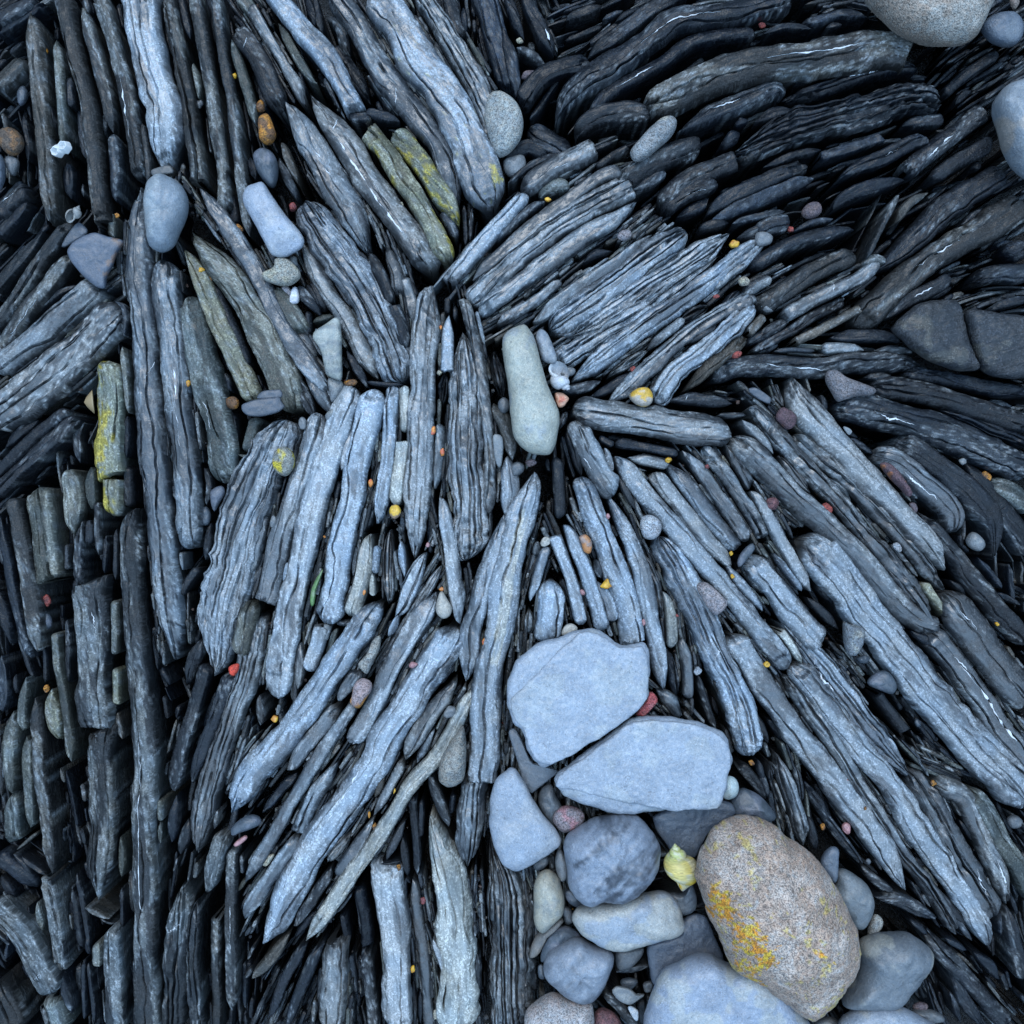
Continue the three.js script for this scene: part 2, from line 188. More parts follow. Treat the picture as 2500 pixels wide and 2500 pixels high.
[11.2,'n','qq','',-5,[-367.6,289.1,-362.9,308.3,-359.1,334.9,-355.2,362.6],'grey slate, second nearest below left of the bright red pebble'],
[16.9,'k','rr','V',1,[119.6,-236.5,138.7,-251.3,162,-258.7],'short near-black slate with white vein, below right of the narrow grey oval pebble'],
[20.4,'k','rr','',-12,[12.9,-306.6,29,-294.8,48.3,-286.2],'short broad near-black slate, right of the round granite pebble'],
[8,'g','rp','',-3,[-359.9,95.2,-357.2,124.4,-351.9,151,-346.6,196.8],'thin greenish grey slate, left of the bright red pebble'],
[12.2,'b','rp','L',2,[184,-138.7,166,-121.8,150.2,-109.1,134.8,-94.8],'short brownish slate, above right of the amber-crusted pebble'],
[15.9,'l','pp','',0,[-3.4,-44.7,-1.8,-21.4,-4.4,5.1],'short pale blue-grey slate, below the green-grey oblong stone'],
[16,'n','rp','',-4,[-227.2,255.7,-234.6,279.2,-243.2,302.6],'short grey slate, second nearest below the bright red pebble'],
[12.2,'d','rp','V',2,[343.3,-183.7,327,-173.6,309,-165.2,290.5,-150.9],'short dark grey slate with white vein, above left of the dark cracked boulder'],
[17,'g','rr','',-1,[-190.2,-176.9,-178.5,-161.5,-166.8,-139.2],'short greenish grey slate, below the lumpy sandy pebble'],
[13.2,'l','pp','L',1,[-68,31.7,-77.5,49.7,-86.5,70.9,-92.3,82.6],'short pale blue-grey slate, left of the cream-striped ridge slab'],
[14.1,'k','rp','',-18,[-144.1,-373.7,-125.7,-347.7,-113.8,-328.2],'short near-black slate, left of the round granite pebble'],
[10.6,'k','pp','L',-2,[336.4,-80.4,360.3,-73.5,381.6,-63.9,410.3,-51.2],'near-black slate, second nearest below right of the dark cracked boulder'],
[12.7,'d','rr','',0,[329.8,-261.1,352.1,-277,377.5,-290.8],'short dark grey slate, below left of the grey cobble at the right edge'],
[15.8,'g','rr','',4,[-204.9,69.6,-209.1,90.7,-214.4,113.4],'short greenish grey slate, above the bright red pebble'],
[10.6,'g','pp','',-4,[-393.3,157.1,-395.4,183.1,-396,204.4,-394.4,222.5],'short greenish grey slate, left of the bright red pebble'],
[11.7,'m','pp','LL',0,[-96.1,13.8,-97.2,43.4,-97.2,73.1],'short grey slate with split layers, left of the cream-striped ridge slab'],
[12.7,'d','pr','L',0,[182.5,-251.6,207.9,-264.3,232.3,-271.7],'short dark grey slate, second nearest below the veined top ledge'],
[10.1,'d','rr','',-4,[-350.7,-80.1,-373.1,-63,-401.8,-35.3,-410.4,-27.9],'dark grey slate, second nearest left of the lichen-yellow standing stone'],
[8.5,'d','pp','L',1,[229.4,211.4,247.9,241.6,261.7,260.6,273.9,276.5],'thin dark grey slate, above right of the lichen-stained brown cobble'],
[11.8,'k','pp','',-8,[-7.5,-384.4,-0,-358.7,3.2,-328.8],'short near-black slate, above the round granite pebble'],
[11.7,'d','pp','',-1,[250.1,-137.1,269.7,-138.2,290.9,-137.6,305.3,-132.8],'short dark grey slate, above right of the pinkish grey wedge stone'],
[9.6,'d','pp','',-4,[-147.7,340.4,-159.9,361.2,-178,407],'dark grey slate, left of the buff oval pebble'],
[9.1,'d','pp','',-4,[-236.2,-180.2,-222.9,-151.4,-208,-114.1],'dark grey slate, below left of the lumpy sandy pebble'],
[8,'n','qr','',-4,[-233.4,320.2,-233.6,355.8,-232.3,382.5,-232.5,411.2],'thin grey slate, below the bright red pebble'],
[11.6,'d','pp','',1,[283.4,301.4,300.9,304,316.7,311.4,334.2,319.4],'short dark grey slate, above the two-tone grey cobble'],
[12.2,'d','pr','',-3,[390,310.2,395.8,339.5,403.3,368.2],'short dark grey slate, right of the two-tone grey cobble'],
[8.7,'g','pp','',-5,[-383.1,177,-382.6,199.3,-381,226,-380.4,249.5],'thin greenish grey slate, below left of the bright red pebble'],
[9.6,'d','pp','',-4,[-162.1,341.5,-175.9,361.2,-192.9,399.5],'short dark grey slate, left of the buff oval pebble'],
[7.4,'g','pp','',-3,[-358.8,-371.6,-356.7,-337.6,-354,-288.6],'thin greenish grey slate, above the barnacle pair'],
[11.8,'s','qr','',2,[-85,-55.7,-88,-31.9,-91.7,-5.5],'short pale sandy slate, below right of the banded wedge stone'],
[11.1,'m','pp','LL',0,[101.7,32.8,113.4,60.4,117.6,83.7],'short grey slate with split layers, above the red chip'],
[12.8,'k','rp','V',-6,[9.6,-409.2,20.3,-385.7,32.5,-361.1],'short near-black slate with white vein, above the round granite pebble'],
[11.7,'n','pr','',0,[-369.3,-220.9,-380.9,-203.9,-406.4,-173.2],'short grey slate, below left of the white whelk shell'],
[16,'k','rr','',-6,[366.3,-182.7,384.4,-188,412.2,-188],'short near-black slate, above right of the dark cracked boulder'],
[13.8,'d','rr','V',0,[330.4,-54.3,348.9,-51.1,369.6,-39.9],'short dark grey slate with white vein, above right of the long purple pebble'],
[8.5,'g','pp','',0,[-220.3,-371.4,-210.3,-336.4,-201.8,-305.7],'short thin greenish grey slate, nearest right of the broad pale top slab'],
[11.7,'d','pp','V',0,[124,-88.2,145.2,-88.7,172.8,-85],'short dark grey slate with white vein, right of the amber-crusted pebble'],
[9.6,'d','pr','',-8,[-118.4,345.2,-113.6,368.2,-108.8,413.1],'short dark grey slate, left of the pinkish granite pebble'],
[16.1,'k','rp','',-10,[-408.9,271.4,-391.7,286.4,-378.3,299.3],'short near-black slate, below left of the bright red pebble'],
[10.6,'m','pr','',1,[-108.7,241.6,-122,263.8,-136.8,286],'short grey slate, below left of the sandy teardrop pebble'],
[11.7,'b','pp','',-2,[-14.5,-85.7,-5.5,-66.1,0.3,-40.6],'short brownish slate, below left of the green-grey oblong stone'],
[18.5,'g','rr','',1,[375,-23.5,390.9,-15,408.9,-1.3],'short greenish grey slate, right of the long purple pebble'],
[14.4,'g','pq','',-6,[-396.4,222.2,-393.7,239.2,-391.6,260.1],'short greenish grey slate, nearest below left of the bright red pebble'],
[12.8,'k','pp','',-5,[347.2,365.8,356.2,382.9,370.1,406.4],'short near-black slate, right of the two-tone grey cobble'],
[10.1,'d','rp','',0,[-313.1,-297.2,-311.5,-267.5,-311,-244.2],'short dark grey slate, right of the barnacle pair'],
[13.8,'d','rr','',0,[381.2,-7.4,391.3,10.6,405.1,33.9],'short dark grey slate, right of the long purple pebble'],
[8.7,'m','rp','',1,[38.1,-181.3,18,-165.4,-11.7,-147.4],'short thin grey slate, above the white shell fragment'],
[9.7,'k','rr','',-10,[342.2,-331.7,361.5,-348.8,386.2,-364.9],'short near-black slate, below left of the flat blue pebble'],
[9.6,'d','pp','',-3,[-142.2,280.4,-159.7,307.6,-172,326.2],'short dark grey slate, below left of the sandy teardrop pebble'],
[17.5,'y','qr','Y3',1,[-314.8,-26.1,-314.8,3],'short broken foot of the yellow-lichened standing stone'],
[9.6,'k','pp','',-6,[229.6,-386.7,247.8,-391,262.7,-394.2,281.9,-391],'short near-black slate, above right of the veined top ledge'],
[10.1,'m','rp','',-2,[-194.6,2.5,-199.9,26.4,-207.4,50.8],'short grey slate, above the bright red pebble'],
[12.2,'y','pp','',-3,[-363.6,139.9,-362,161.7,-356.7,180.3],'short olive slate, left of the bright red pebble'],
[10.7,'k','rq','',-9,[-121.2,296.8,-116.4,320.4,-114.3,343.9],'short near-black slate, below left of the sandy teardrop pebble'],
[11.7,'d','pr','',-4,[177.8,-216.5,188.5,-219.7,219.4,-227.2],'short dark grey slate, second nearest below right of the narrow grey oval pebble'],
[12.9,'k','rr','',-12,[-5.4,-278.7,12.9,-290.5,27.9,-280.9],'short near-black slate, below right of the round granite pebble'],
[12.2,'d','pp','L',-4,[-244.1,99,-252.6,119.3,-256.3,137.4],'short dark grey slate, left of the bright red pebble'],
[11.1,'d','pr','',-1,[-112.2,-204,-101,-181.7,-94.6,-163.6],'short dark grey slate, above right of the banded wedge stone'],
[9.6,'k','qq','',-3,[242.7,-279.1,263.9,-285.4,291.6,-295],'short near-black slate, below right of the veined top ledge'],
[8,'d','pp','L',-2,[-338.8,6.9,-341.4,34,-340.4,66.9],'short thin dark grey slate, below the lichen-yellow standing stone'],
[12.2,'m','pp','',-3,[-164.5,-109.8,-152.3,-95.9,-142.7,-77.8],'short grey slate, below the banded wedge stone'],
[11.7,'m','pr','',-3,[-99.6,-209.9,-91.7,-188.6,-89.5,-171.1],'short grey slate, second nearest above right of the banded wedge stone'],
[7.5,'d','rp','',-4,[-78.5,224.3,-75.8,255.7,-74.2,286.6],'short thin dark grey slate, below left of the sandy teardrop pebble'],
[9.5,'d','rr','',0,[35,-43.1,36.6,-19.3,37.9,5.1],'short dark grey slate, below the green-grey oblong stone'],
[9.5,'m','pr','',0,[134.1,98.6,137.8,124,137.8,146.3],'short grey slate, above right of the red chip'],
[8,'g','pp','',-6,[-184.8,-386.7,-174.2,-367.5,-160.3,-343,-153.9,-338.7],'short thin greenish grey slate, second nearest right of the broad pale top slab'],
[8.5,'d','pp','',-2,[-16,-211.8,7.4,-233,26.5,-244.7],'short thin dark grey slate, below the round granite pebble'],
[11.8,'k','pp','',-8,[130.5,-233.6,155.1,-244.3,143.3,-240],'short near-black slate, below right of the narrow grey oval pebble'],
[9,'d','rr','',0,[81.1,-54.3,102.8,-51.1,130.4,-45.2],'short dark grey slate, below the amber-crusted pebble'],
[12.7,'d','qr','',-1,[-93.6,-162.6,-88.8,-148.8,-84,-128.6],'short dark grey slate, right of the banded wedge stone'],
[11.2,'d','pp','',-4,[-172.7,-110.4,-165.3,-93.9,-156.2,-73.7],'short dark grey slate, below left of the banded wedge stone'],
[12.2,'l','qr','',0,[-148.6,90.1,-153.9,108.1,-159.2,125.1],'short pale blue-grey slate, above left of the pink and rust pebble'],
[11.8,'d','pp','LL',-9,[-14.1,-128.7,-10.9,-112.6,-6.6,-91.2],'short dark grey slate with split layers, above left of the green-grey oblong stone'],
[11.8,'d','pp','',-14,[-148.8,-395.7,-138.1,-387,-129.4,-364.4],'short dark grey slate, second nearest above left of the round granite pebble'],
[9.7,'l','pq','',1,[-49.4,-154.3,-50.5,-132.5,-51.5,-110.3],'short pale blue-grey slate, above left of the green-grey oblong stone'],
[9.6,'d','pp','',-3,[-65.6,205.4,-58.7,225.7,-49.7,247.5],'short dark grey slate, below the sandy teardrop pebble'],
[7.4,'b','qq','',3,[272.2,-159.2,247.3,-146,221.5,-132.8],'short thin brownish slate, above the pinkish grey wedge stone'],
[22.3,'n','rr','',0,[-406.4,371.2,-395.8,390.2,-388.3,409.3],'short broad grey slate, below left of the bright red pebble'],
[10.7,'k','pp','',-6,[-407,-377.1,-388.9,-390,-368.6,-401.7],'short near-black slate, above left of the broad pale top slab'],
[13.9,'n','pr','',-5,[-190.1,256,-201.9,274.1,-207.2,281.6],'short grey slate, nearest below the bright red pebble'],
[15.9,'d','rr','V',0,[-380.9,-255.8,-390.5,-247.4,-406.4,-231.5],'short dark grey slate with white vein, left of the white whelk shell'],
[10.6,'d','pp','L',0,[44,-65.4,49.8,-47.9,55.1,-28.8],'short dark grey slate, below right of the green-grey oblong stone'],
[11.7,'n','rp','L',0,[179.1,-276,194,-284.5,208.8,-294],'short grey slate, below the veined top ledge'],
[10.6,'l','pr','',1,[63.5,52.9,74.1,65.6,80.5,85.7],'short pale blue-grey slate, above the biggest pale flat stone'],
[9.8,'m','pr','L',0,[167.5,-53.2,179.1,-36.2,188.1,-18.2],'short grey slate, below right of the amber-crusted pebble'],
[8.5,'b','pp','',-2,[-175,331.6,-190.4,351.8,-204.7,367.8],'short thin brownish slate, below left of the sandy teardrop pebble'],
[10.1,'m','pp','LL',-1,[210.3,-44.8,222,-32,234.7,-15],'short grey slate with split layers, below left of the pinkish grey wedge stone'],
[11.7,'d','pr','',-5,[308.3,-305.3,322.1,-307.4,341.3,-308.5],'short dark grey slate, left of the grey cobble at the right edge'],
[7.4,'m','rp','L',-1,[-57,-69.7,-58,-44.8,-61.2,-18.2],'short thin grey slate, below left of the green-grey oblong stone'],
[9.6,'d','pp','L',-1,[122,107.2,130.5,146.4],'short dark grey slate, above right of the red chip'],
[15.9,'b','rr','',0,[-384.1,-357.6,-392.6,-347,-407.4,-332.2],'short brownish slate, above left of the barnacle pair'],
[8.5,'l','rp','',1,[27.5,27,21.2,44.5,14.3,69.9],'short thin pale blue-grey slate, above right of the cream-striped ridge slab'],
[8.5,'s','pr','',1,[118,62.5,123.9,81.5,125.1,106.4],'short thin pale sandy slate, above the red chip'],
[12.9,'d','rr','',-10,[-50.6,-411,-45.2,-388.5,-39.9,-375.6],'short dark grey slate, nearest above left of the round granite pebble'],
[12.8,'d','rr','',-4,[-383.7,-247.4,-393.3,-232.5,-407.2,-217.6],'short dark grey slate, left of the white whelk shell'],
[13.3,'m','pp','',-2,[114.2,140.2,124.3,148.7,134.4,160.4],'short grey slate, right of the red chip'],
[8,'m','rp','',0,[-86.6,196.8,-97.7,218.5,-108.3,238.1],'short thin grey slate, below left of the sandy teardrop pebble'],
[9.6,'d','rp','L',-3,[221.2,-291.8,184,-280.1],'short dark grey slate, nearest below the veined top ledge'],
[5.3,'l','pp','',-1,[-61.7,335.5,-52.2,361,-44.8,401.3],'short thin pale blue-grey slate, left of the pinkish granite pebble'],
[9.6,'d','pp','',-8,[-266.2,224.3,-268.9,250.5,-270,262.3],'short dark grey slate, below the bright red pebble'],
[9.8,'d','qq','',-3,[287.9,143,298,158.5,309.2,172.8],'short dark grey slate, below left of the broadest raked slab'],
[7.5,'k','pp','',-4,[198.2,-271.9,222.7,-281.5,244,-285.8],'short thin near-black slate, below the veined top ledge'],
[11.7,'d','pr','',-2,[93.5,-255.4,107.3,-259.6,120,-269.2],'short dark grey slate, below the narrow grey oval pebble'],
[10.6,'k','pp','',-4,[191.8,-308.1,208.9,-314.5,223.8,-316.1],'short near-black slate, below the veined top ledge'],
[9.7,'d','pp','',-10,[-184.6,-281.3,-178.2,-265.2,-170.7,-247],'short dark grey slate, above the tongue-shaped pebble'],
[7.4,'p','pp','',1,[167.8,41.3,178.9,56.1,196.4,77.8],'short thin blue-grey slate, above left of the squarish grey chip'],
[9,'m','pp','LL',0,[107.6,-127.4,92.2,-117.9,75.8,-106.7],'short grey slate with split layers, above the amber-crusted pebble'],
[11.7,'d','rr','',-2,[191.4,-221.4,204.1,-227.7,219,-229.9],'short dark grey slate, third nearest below right of the narrow grey oval pebble'],
[11.9,'d','pp','',-15,[-355.7,-279.7,-352.4,-250.5],'short dark grey slate, below the barnacle pair'],
[9.6,'k','pp','',-8,[-404.7,113.4,-401.5,141.2,-403.7,158.3],'short near-black slate, left of the bright red pebble'],
[9,'m','rp','',-2,[-85.2,-184.5,-79.9,-167,-77.5,-148.4],'short grey slate, nearest above right of the banded wedge stone'],
[9.6,'k','pp','',-9,[-375.2,-73,-390.2,-62.3,-402,-50.5],'short near-black slate, left of the lichen-yellow standing stone'],
[10.1,'g','pp','',-3,[-332.2,-35.3,-332.2,-21.5,-331.7,-2.3],'short greenish grey slate, below the lichen-yellow standing stone'],
[10.1,'d','pp','',-6,[-404.9,63,-400.6,82.2,-396.4,104.6],'short dark grey slate, below left of the lichen-yellow standing stone'],
[9,'m','pp','',0,[180.7,-72.3,192.9,-60.6,205.1,-45.8],'short grey slate, below left of the pinkish grey wedge stone'],
[10.1,'d','pp','',-4,[70.3,-103.5,56.4,-98.2,39.4,-95],'short dark grey slate, right of the white shell fragment'],
[9.6,'d','rp','',-1,[178.8,199.1,187.8,209.2,199.7,225.7],'short dark grey slate, right of the layered pale flat stone'],
[9.6,'d','pp','L',-1,[220.4,-153,206,-144.5,192.2,-135],'short dark grey slate, above left of the pinkish grey wedge stone'],
[12.8,'m','rr','',-5,[-170.8,-140.9,-162.2,-132.4,-156.4,-120.7],'short grey slate, left of the banded wedge stone'],
[8.7,'s','rr','',1,[-84.4,-99.2,-84.1,-62.7],'short thin pale sandy slate, below right of the banded wedge stone'],
[18.1,'g','qr','',-3,[-362.6,384.1,-358.8,395.8,-354.6,410.7],'short greenish grey slate, second nearest below left of the bright red pebble'],
[10.6,'d','pp','LL',-2,[156.2,-162.8,143.4,-156.4,129.6,-148.9],'short dark grey slate with split layers, above right of the amber-crusted pebble'],
[9.6,'m','pp','LL',-1,[247.4,-27.8,259.1,-17.2,269.7,-3.4],'short grey slate with split layers, left of the long purple pebble'],
[9,'d','pp','',-2,[314.1,93.5,328.5,103,337.5,118.4],'short dark grey slate, above the broadest raked slab'],
[9.8,'m','pr','',0,[91.7,-43.1,108.1,-39.4,122.9,-35.7],'short grey slate, below the amber-crusted pebble'],
[10.1,'d','rr','',0,[73.7,377,83.7,387.1,97.5,403],'short dark grey slate, below right of the blue rounded pebble'],
[7.5,'g','pp','',-6,[-384.1,130.7,-386.7,151.5,-386.7,172.9],'short thin greenish grey slate, second nearest left of the bright red pebble'],
[7.5,'d','pp','',-9,[-343.1,-180.1,-361.3,-171.6,-378.4,-157.6],'short thin dark grey slate, below left of the angular blue slate plate'],
[7.5,'k','pp','',-6,[-170.4,206.2,-183.8,221.1,-197.7,238.2],'short thin near-black slate, below left of the pink and rust pebble'],
[11.1,'m','pp','LL',0,[-127.4,254.6,-145.4,275.8],'short grey slate with split layers, below left of the sandy teardrop pebble'],
[8.5,'k','pp','',-3,[93.1,-109.8,79.8,-100.2,61.7,-91.1],'short thin near-black slate, above left of the amber-crusted pebble'],
[8.5,'m','pp','',-1,[-166.3,102.9,-166.3,118.8,-168.4,139],'short thin grey slate, right of the bright red pebble'],
[8.5,'m','pp','L',0,[186.5,-197.4,171.7,-187.8,157.9,-175.6],'short thin grey slate, above right of the amber-crusted pebble'],
[6.5,'d','pp','',-14,[-351,298.5,-346.1,322.2,-341.8,346.4],'short thin dark grey slate, below left of the bright red pebble'],
[11.7,'g','pr','',-2,[22.3,-247.9,34,-256.4,45.7,-257.5],'short greenish grey slate, below right of the round granite pebble'],
[10.6,'m','rp','',1,[-120.4,124.9,-128.3,135.5,-135.2,149.3],'short grey slate, above left of the pink and rust pebble'],
[7.4,'m','rp','L',-1,[-77.1,-103.7,-75,-62.8],'short thin grey slate, below right of the banded wedge stone'],
[12.3,'d','rr','',-5,[-160.6,-180.9,-154.8,-171.8,-148.9,-159],'short dark grey slate, second nearest below right of the lumpy sandy pebble'],
[10.6,'d','rp','',-3,[-168.8,-177.3,-159.7,-166.1,-151.2,-155],'short dark grey slate, nearest below right of the lumpy sandy pebble'],
[8.5,'d','pp','',-3,[232,67,243.7,78.7,257,92],'short thin dark grey slate, above left of the squarish grey chip'],
[10.1,'k','pp','',-4,[238.2,47.9,246.1,60.7,253.4,72.9],'short near-black slate, above left of the squarish grey chip'],
[6.4,'d','pp','',-4,[-3.2,-259.1,16,-273,36.2,-282.6],'short thin dark grey slate, below right of the round granite pebble'],
[9.7,'d','pp','',-14,[43.1,-391.4,57.1,-396.7,71.1,-404.3],'short dark grey slate, above right of the round granite pebble'],
[8.5,'l','pp','',-1,[-126,-66,-129.7,-53.3,-134.4,-33.1],'short thin pale blue-grey slate, below the banded wedge stone'],
[6.8,'g','rr','',-4,[-314,69.7,-312.6,112.3],'short thin greenish grey slate, nearest left of the bright red pebble'],
[6.2,'d','pp','',-1,[145.4,127.3,152.8,150.7,159.7,171.9],'short thin dark grey slate, right of the red chip'],
[10.1,'m','rp','',1,[190.6,-169.6,167.8,-152.7],'short grey slate, above left of the pinkish grey wedge stone'],
[8.5,'d','pp','',0,[274.2,277.9,285.3,288.5,299.6,299.6],'short thin dark grey slate, above the two-tone grey cobble'],
[8.5,'m','rp','',-1,[243.7,-128.1,259.1,-128.6,276.6,-127],'short thin grey slate, above the pinkish grey wedge stone'],
[8.6,'d','pp','',-12,[-340,-71.1,-344.8,-59.3,-343.7,-38.9],'short thin dark grey slate, left of the lichen-yellow standing stone'],
[12.8,'k','pp','',-6,[210.2,-135.7,191,-125.1],0],
[8.6,'k','pp','',-14,[-6.5,-410.7,2.1,-393.5,9.7,-376.3],0],
[7.4,'m','rp','',1,[135,-151.1,118.6,-137.8,106.4,-127.3],0],
[9.6,'g','rr','',-6,[-202.1,-75.4,-208.5,-47.2],0],
[5.9,'n','pp','',-3,[-290.8,-305.6,-287,-282.2,-285.4,-258.8],0],
[7.4,'d','pp','',-1,[332.3,296.2,344,310,355.7,324.4],0],
[6.4,'k','pp','',-5,[173.8,-227.5,187.6,-231.7,215.3,-237],0],
[8.5,'d','rr','',-7,[-303.8,-36.5,-302.8,-4.5],0],
[7.4,'b','pp','',2,[299.5,-226.7,311.1,-242.6,325.9,-250],0],
[4.7,'n','pp','',4,[276.6,-197.7,287.2,-219.8,301.9,-247.3],0],
[9.6,'k','pp','',-8,[377.8,-158.5,394.9,-166,413.1,-168.2],0],
[6.9,'d','pp','L',-6,[-27.4,349.2,-26.9,387.6],0],
[11.7,'d','rp','',-3,[205.3,-142.7,194.6,-137.4,186.1,-131],0],
[7.5,'d','pp','',-6,[-356.9,362,-351.5,380.1,-347.8,396.1],0],
[7.4,'b','pp','',-3,[-182.1,-290.8,-174.6,-274.8,-168.8,-258.8],0],
[11.7,'d','pp','',0,[-406.4,-382,-388.3,-395.8,-375.6,-405.3],0],
[4.9,'g','pp','',0,[-305.1,-129.5,-303,-106.2,-300.4,-77.6],0],
[5.8,'d','pp','',-2,[335.9,301.9,361.4,337],0],
[10.7,'k','pp','',-8,[42.8,-344.8,56.7,-351.3,65.2,-352.3],0],
[7.2,'y','rp','',-1,[323.3,55.7,332.3,69,342.4,84.9],0],
[7.4,'m','pp','',-3,[-84.2,243.7,-91.7,258.6,-98.6,274.1],0],
[8.5,'k','pp','',-6,[364.7,348.1,378,358.8,384.9,368.9],0],
[10.1,'m','rr','',0,[203.5,-183.6,191.8,-177.2,182.3,-171.4],0],
[4.8,'d','pp','',-10,[-352.1,85.2,-351.5,109.3,-352.3,137.2],0],
[8.6,'d','pp','',-9,[-256.9,243.3,-262.8,271.7],0],
[6.4,'k','pp','',-8,[199.1,-378,216.3,-383.4,236.6,-381.2],0],
[5.9,'d','rp','',-3,[-326.4,-7.5,-325,34],0],
[7.5,'d','pp','',-4,[-130.1,-126.9,-121.6,-112,-114.7,-98.2],0],
[16,'k','rr','',-8,[389.6,-203.6,409.9,-211.1],0],
[4.1,'d','pp','',-14,[-347.2,288.3,-341.8,311.4,-336.4,346.4],0],
[8.5,'d','rp','',-5,[-115.3,-315.9,-102.5,-311.7,-88.7,-308.5],0],
[9.6,'d','pp','LL',-3,[-53.4,-109.8,-55.5,-85.3],0],
[6.4,'p','pp','',0,[205.8,32.3,215.3,46.6,227.2,62],0],
[9.6,'k','pp','',-4,[148,-221.9,161.8,-227.2,171.4,-228.3],0],
[7.4,'m','pp','L',-1,[223,199.7,227.3,219.8,228.3,230.4],0],
[7.4,'d','pp','',-2,[284.4,-126.6,298.7,-128.2,315.2,-125],0],
[12.8,'d','pp','LL',-3,[234.2,-45.9,245.9,-32.1],0],
[7.5,'d','pp','',-10,[-238.9,8.4,-243.8,38.4],0],
[6.4,'k','pp','',-6,[221.1,-221.3,237.1,-228.8,254.2,-232],0],
[7.5,'d','rq','',-4,[67.1,-270.9,78.8,-280.4,91.6,-287.9],0],
[8,'d','pp','',-3,[232.6,239.5,239.7,266.1],0],
[7.5,'d','pp','',-10,[3.2,-368.1,16.1,-362.8,27.3,-353.1],0],
[9.1,'d','rr','',-8,[-55.8,-237.9,-49.4,-228.2,-45.1,-217.5],0],
[8.6,'d','rr','',-12,[-223.9,-252.9,-220.7,-240,-221.2,-228.7],0],
[6.4,'g','pp','',-6,[-308.6,255.8,-308.3,271.3,-308.3,288.3],0],
[5.1,'d','pp','',-5,[-311.9,13.3,-312.2,53.3],0],
[4.3,'d','pp','',-14,[-336.6,358.3,-332.1,406.2],0],
[8,'m','pp','',0,[160.6,-147,149.4,-140.1,139.9,-132.7],0],
[11.8,'k','pp','',-8,[165.8,-292.4,180.8,-301],0],
[6.4,'d','pp','',-6,[-86.1,256.3,-82.9,287.3],0],
[6.4,'d','pp','',-4,[-312.4,-165.8,-304.4,-158.9,-305.5,-138.6],0],
[9.7,'k','pp','',-14,[-3.4,-412.9,6.3,-387],0],
[6.4,'s','qp','',1,[210.9,93.7,219.3,104.8,227,119.1],0],
[6.4,'d','pp','',-4,[-242.6,-34.8,-238.4,-21.5,-240,-5.5],0],
[6.4,'m','pp','',-2,[-60.8,171,-74.6,197.6],0],
[6.4,'m','pp','LL',0,[181.8,40.3,187.6,51.9,198.2,64.6],0],
[11.8,'d','rr','',-8,[-114.7,-202.6,-104,-190.8],0],
[6.4,'d','pp','',-6,[224.3,-339.8,239.2,-345.1,252,-348.3],0],
[7.5,'d','qr','',-8,[-261.4,65.2,-255,54.5,-248,44.4],0],
[6.4,'d','rp','',-5,[-261.6,-406.6,-254.1,-373.5],0],
[6.4,'g','pp','',-5,[-251.4,-354.3,-247.7,-338.3,-247.2,-326.1],0],
[8.5,'d','pp','',-5,[286.9,38.4,301.9,53.3],0],
[5.8,'m','pp','',-1,[81.7,-28.8,88.1,-19.3,96.6,-2.3],0],
[7.5,'d','pp','',-4,[-198.8,144.3,-198.3,168.2],0],
[8.5,'k','pp','',-4,[278.6,-106.2,299.4,-108.3],0],
[6.2,'y','rr','',-6,[-312.2,123.3,-312.2,152.1],0],
[7.4,'m','pp','LL',-2,[323.1,25.5,337,44.6],0],
[7.4,'d','pp','',-3,[193.6,159.5,201,181.9],0],
[4.8,'d','pp','',-14,[-388.7,-316,-384.9,-298.7,-384.4,-279.3],0],
[3.8,'d','pp','',-14,[-341.3,357.2,-340.7,404.1],0],
[6.4,'k','pp','',-7,[-154.6,314.8,-171.2,336.2],0],
[6.4,'d','pp','',-9,[82.4,364.3,93.2,361.6,108.7,358.9],0],
[3.8,'k','pp','',-16,[-355.5,206.3,-351.2,226.9,-346.4,251.7],0],
[5.3,'g','pp','',0,[318.2,241.3,326.6,254.6,335.7,267.8],0],
[5.1,'d','pp','',-6,[-303.5,-76,-304,-42.9],0],
[8,'d','pp','L',0,[180.2,-175.1,165.3,-160.3],0],
[8.6,'k','pp','',-14,[-407.5,289.9,-396.7,308.7],0],
[5.4,'k','pp','',-10,[369,35.9,379.7,48.2,387.8,60.6],0],
[6.4,'k','pp','',-12,[-222.8,-80.8,-220.1,-55],0],
[6.5,'d','pp','',-16,[-157.8,-413.8,-151.3,-382.5],0],
[8.5,'l','pp','',-1,[-88.8,81.2,-97.3,97.6],0],
[8.5,'n','rr','',0,[275.8,-195.2,285.3,-198.6,292.7,-195.2],0],
[6.4,'k','pp','',-8,[346.2,380.5,355.3,404.5],0],
[6.6,'d','rr','',-8,[-349.1,-343.8,-348.6,-320.2],0],
[8,'m','pp','LL',-3,[13.8,77.6,12.7,96.8],0],
[5.3,'k','rr','',-7,[-71.3,227.8,-72.3,256.6],0],
[6.5,'k','pp','',-14,[81.8,-390.3,102.3,-403.2],0],
[6.4,'d','pp','',-4,[56.4,-196.3,67.1,-203.8,77.7,-205.9],0],
[6.4,'k','pp','',-6,[378,-236.3,356.6,-225.6],0],
[5.3,'l','pp','',0,[-87.6,22.8,-84.5,50.9],0],
[5.9,'d','pp','',-12,[-367.4,-326,-365.8,-313.1,-364.1,-300.2],0],
[8.5,'b','qq','',0,[197.7,-153.9,185.5,-141.2],0],
[6.4,'k','pp','',-6,[267,-57.8,276.6,-51.4,286.7,-45],0],
[6.4,'d','rr','',-10,[16.1,356.1,17.1,379.7],0],
[8,'g','rr','',-10,[-329,342.2,-329.3,361],0],
[8.6,'k','pp','',-12,[-231.4,-110.9,-222.8,-95.8],0],
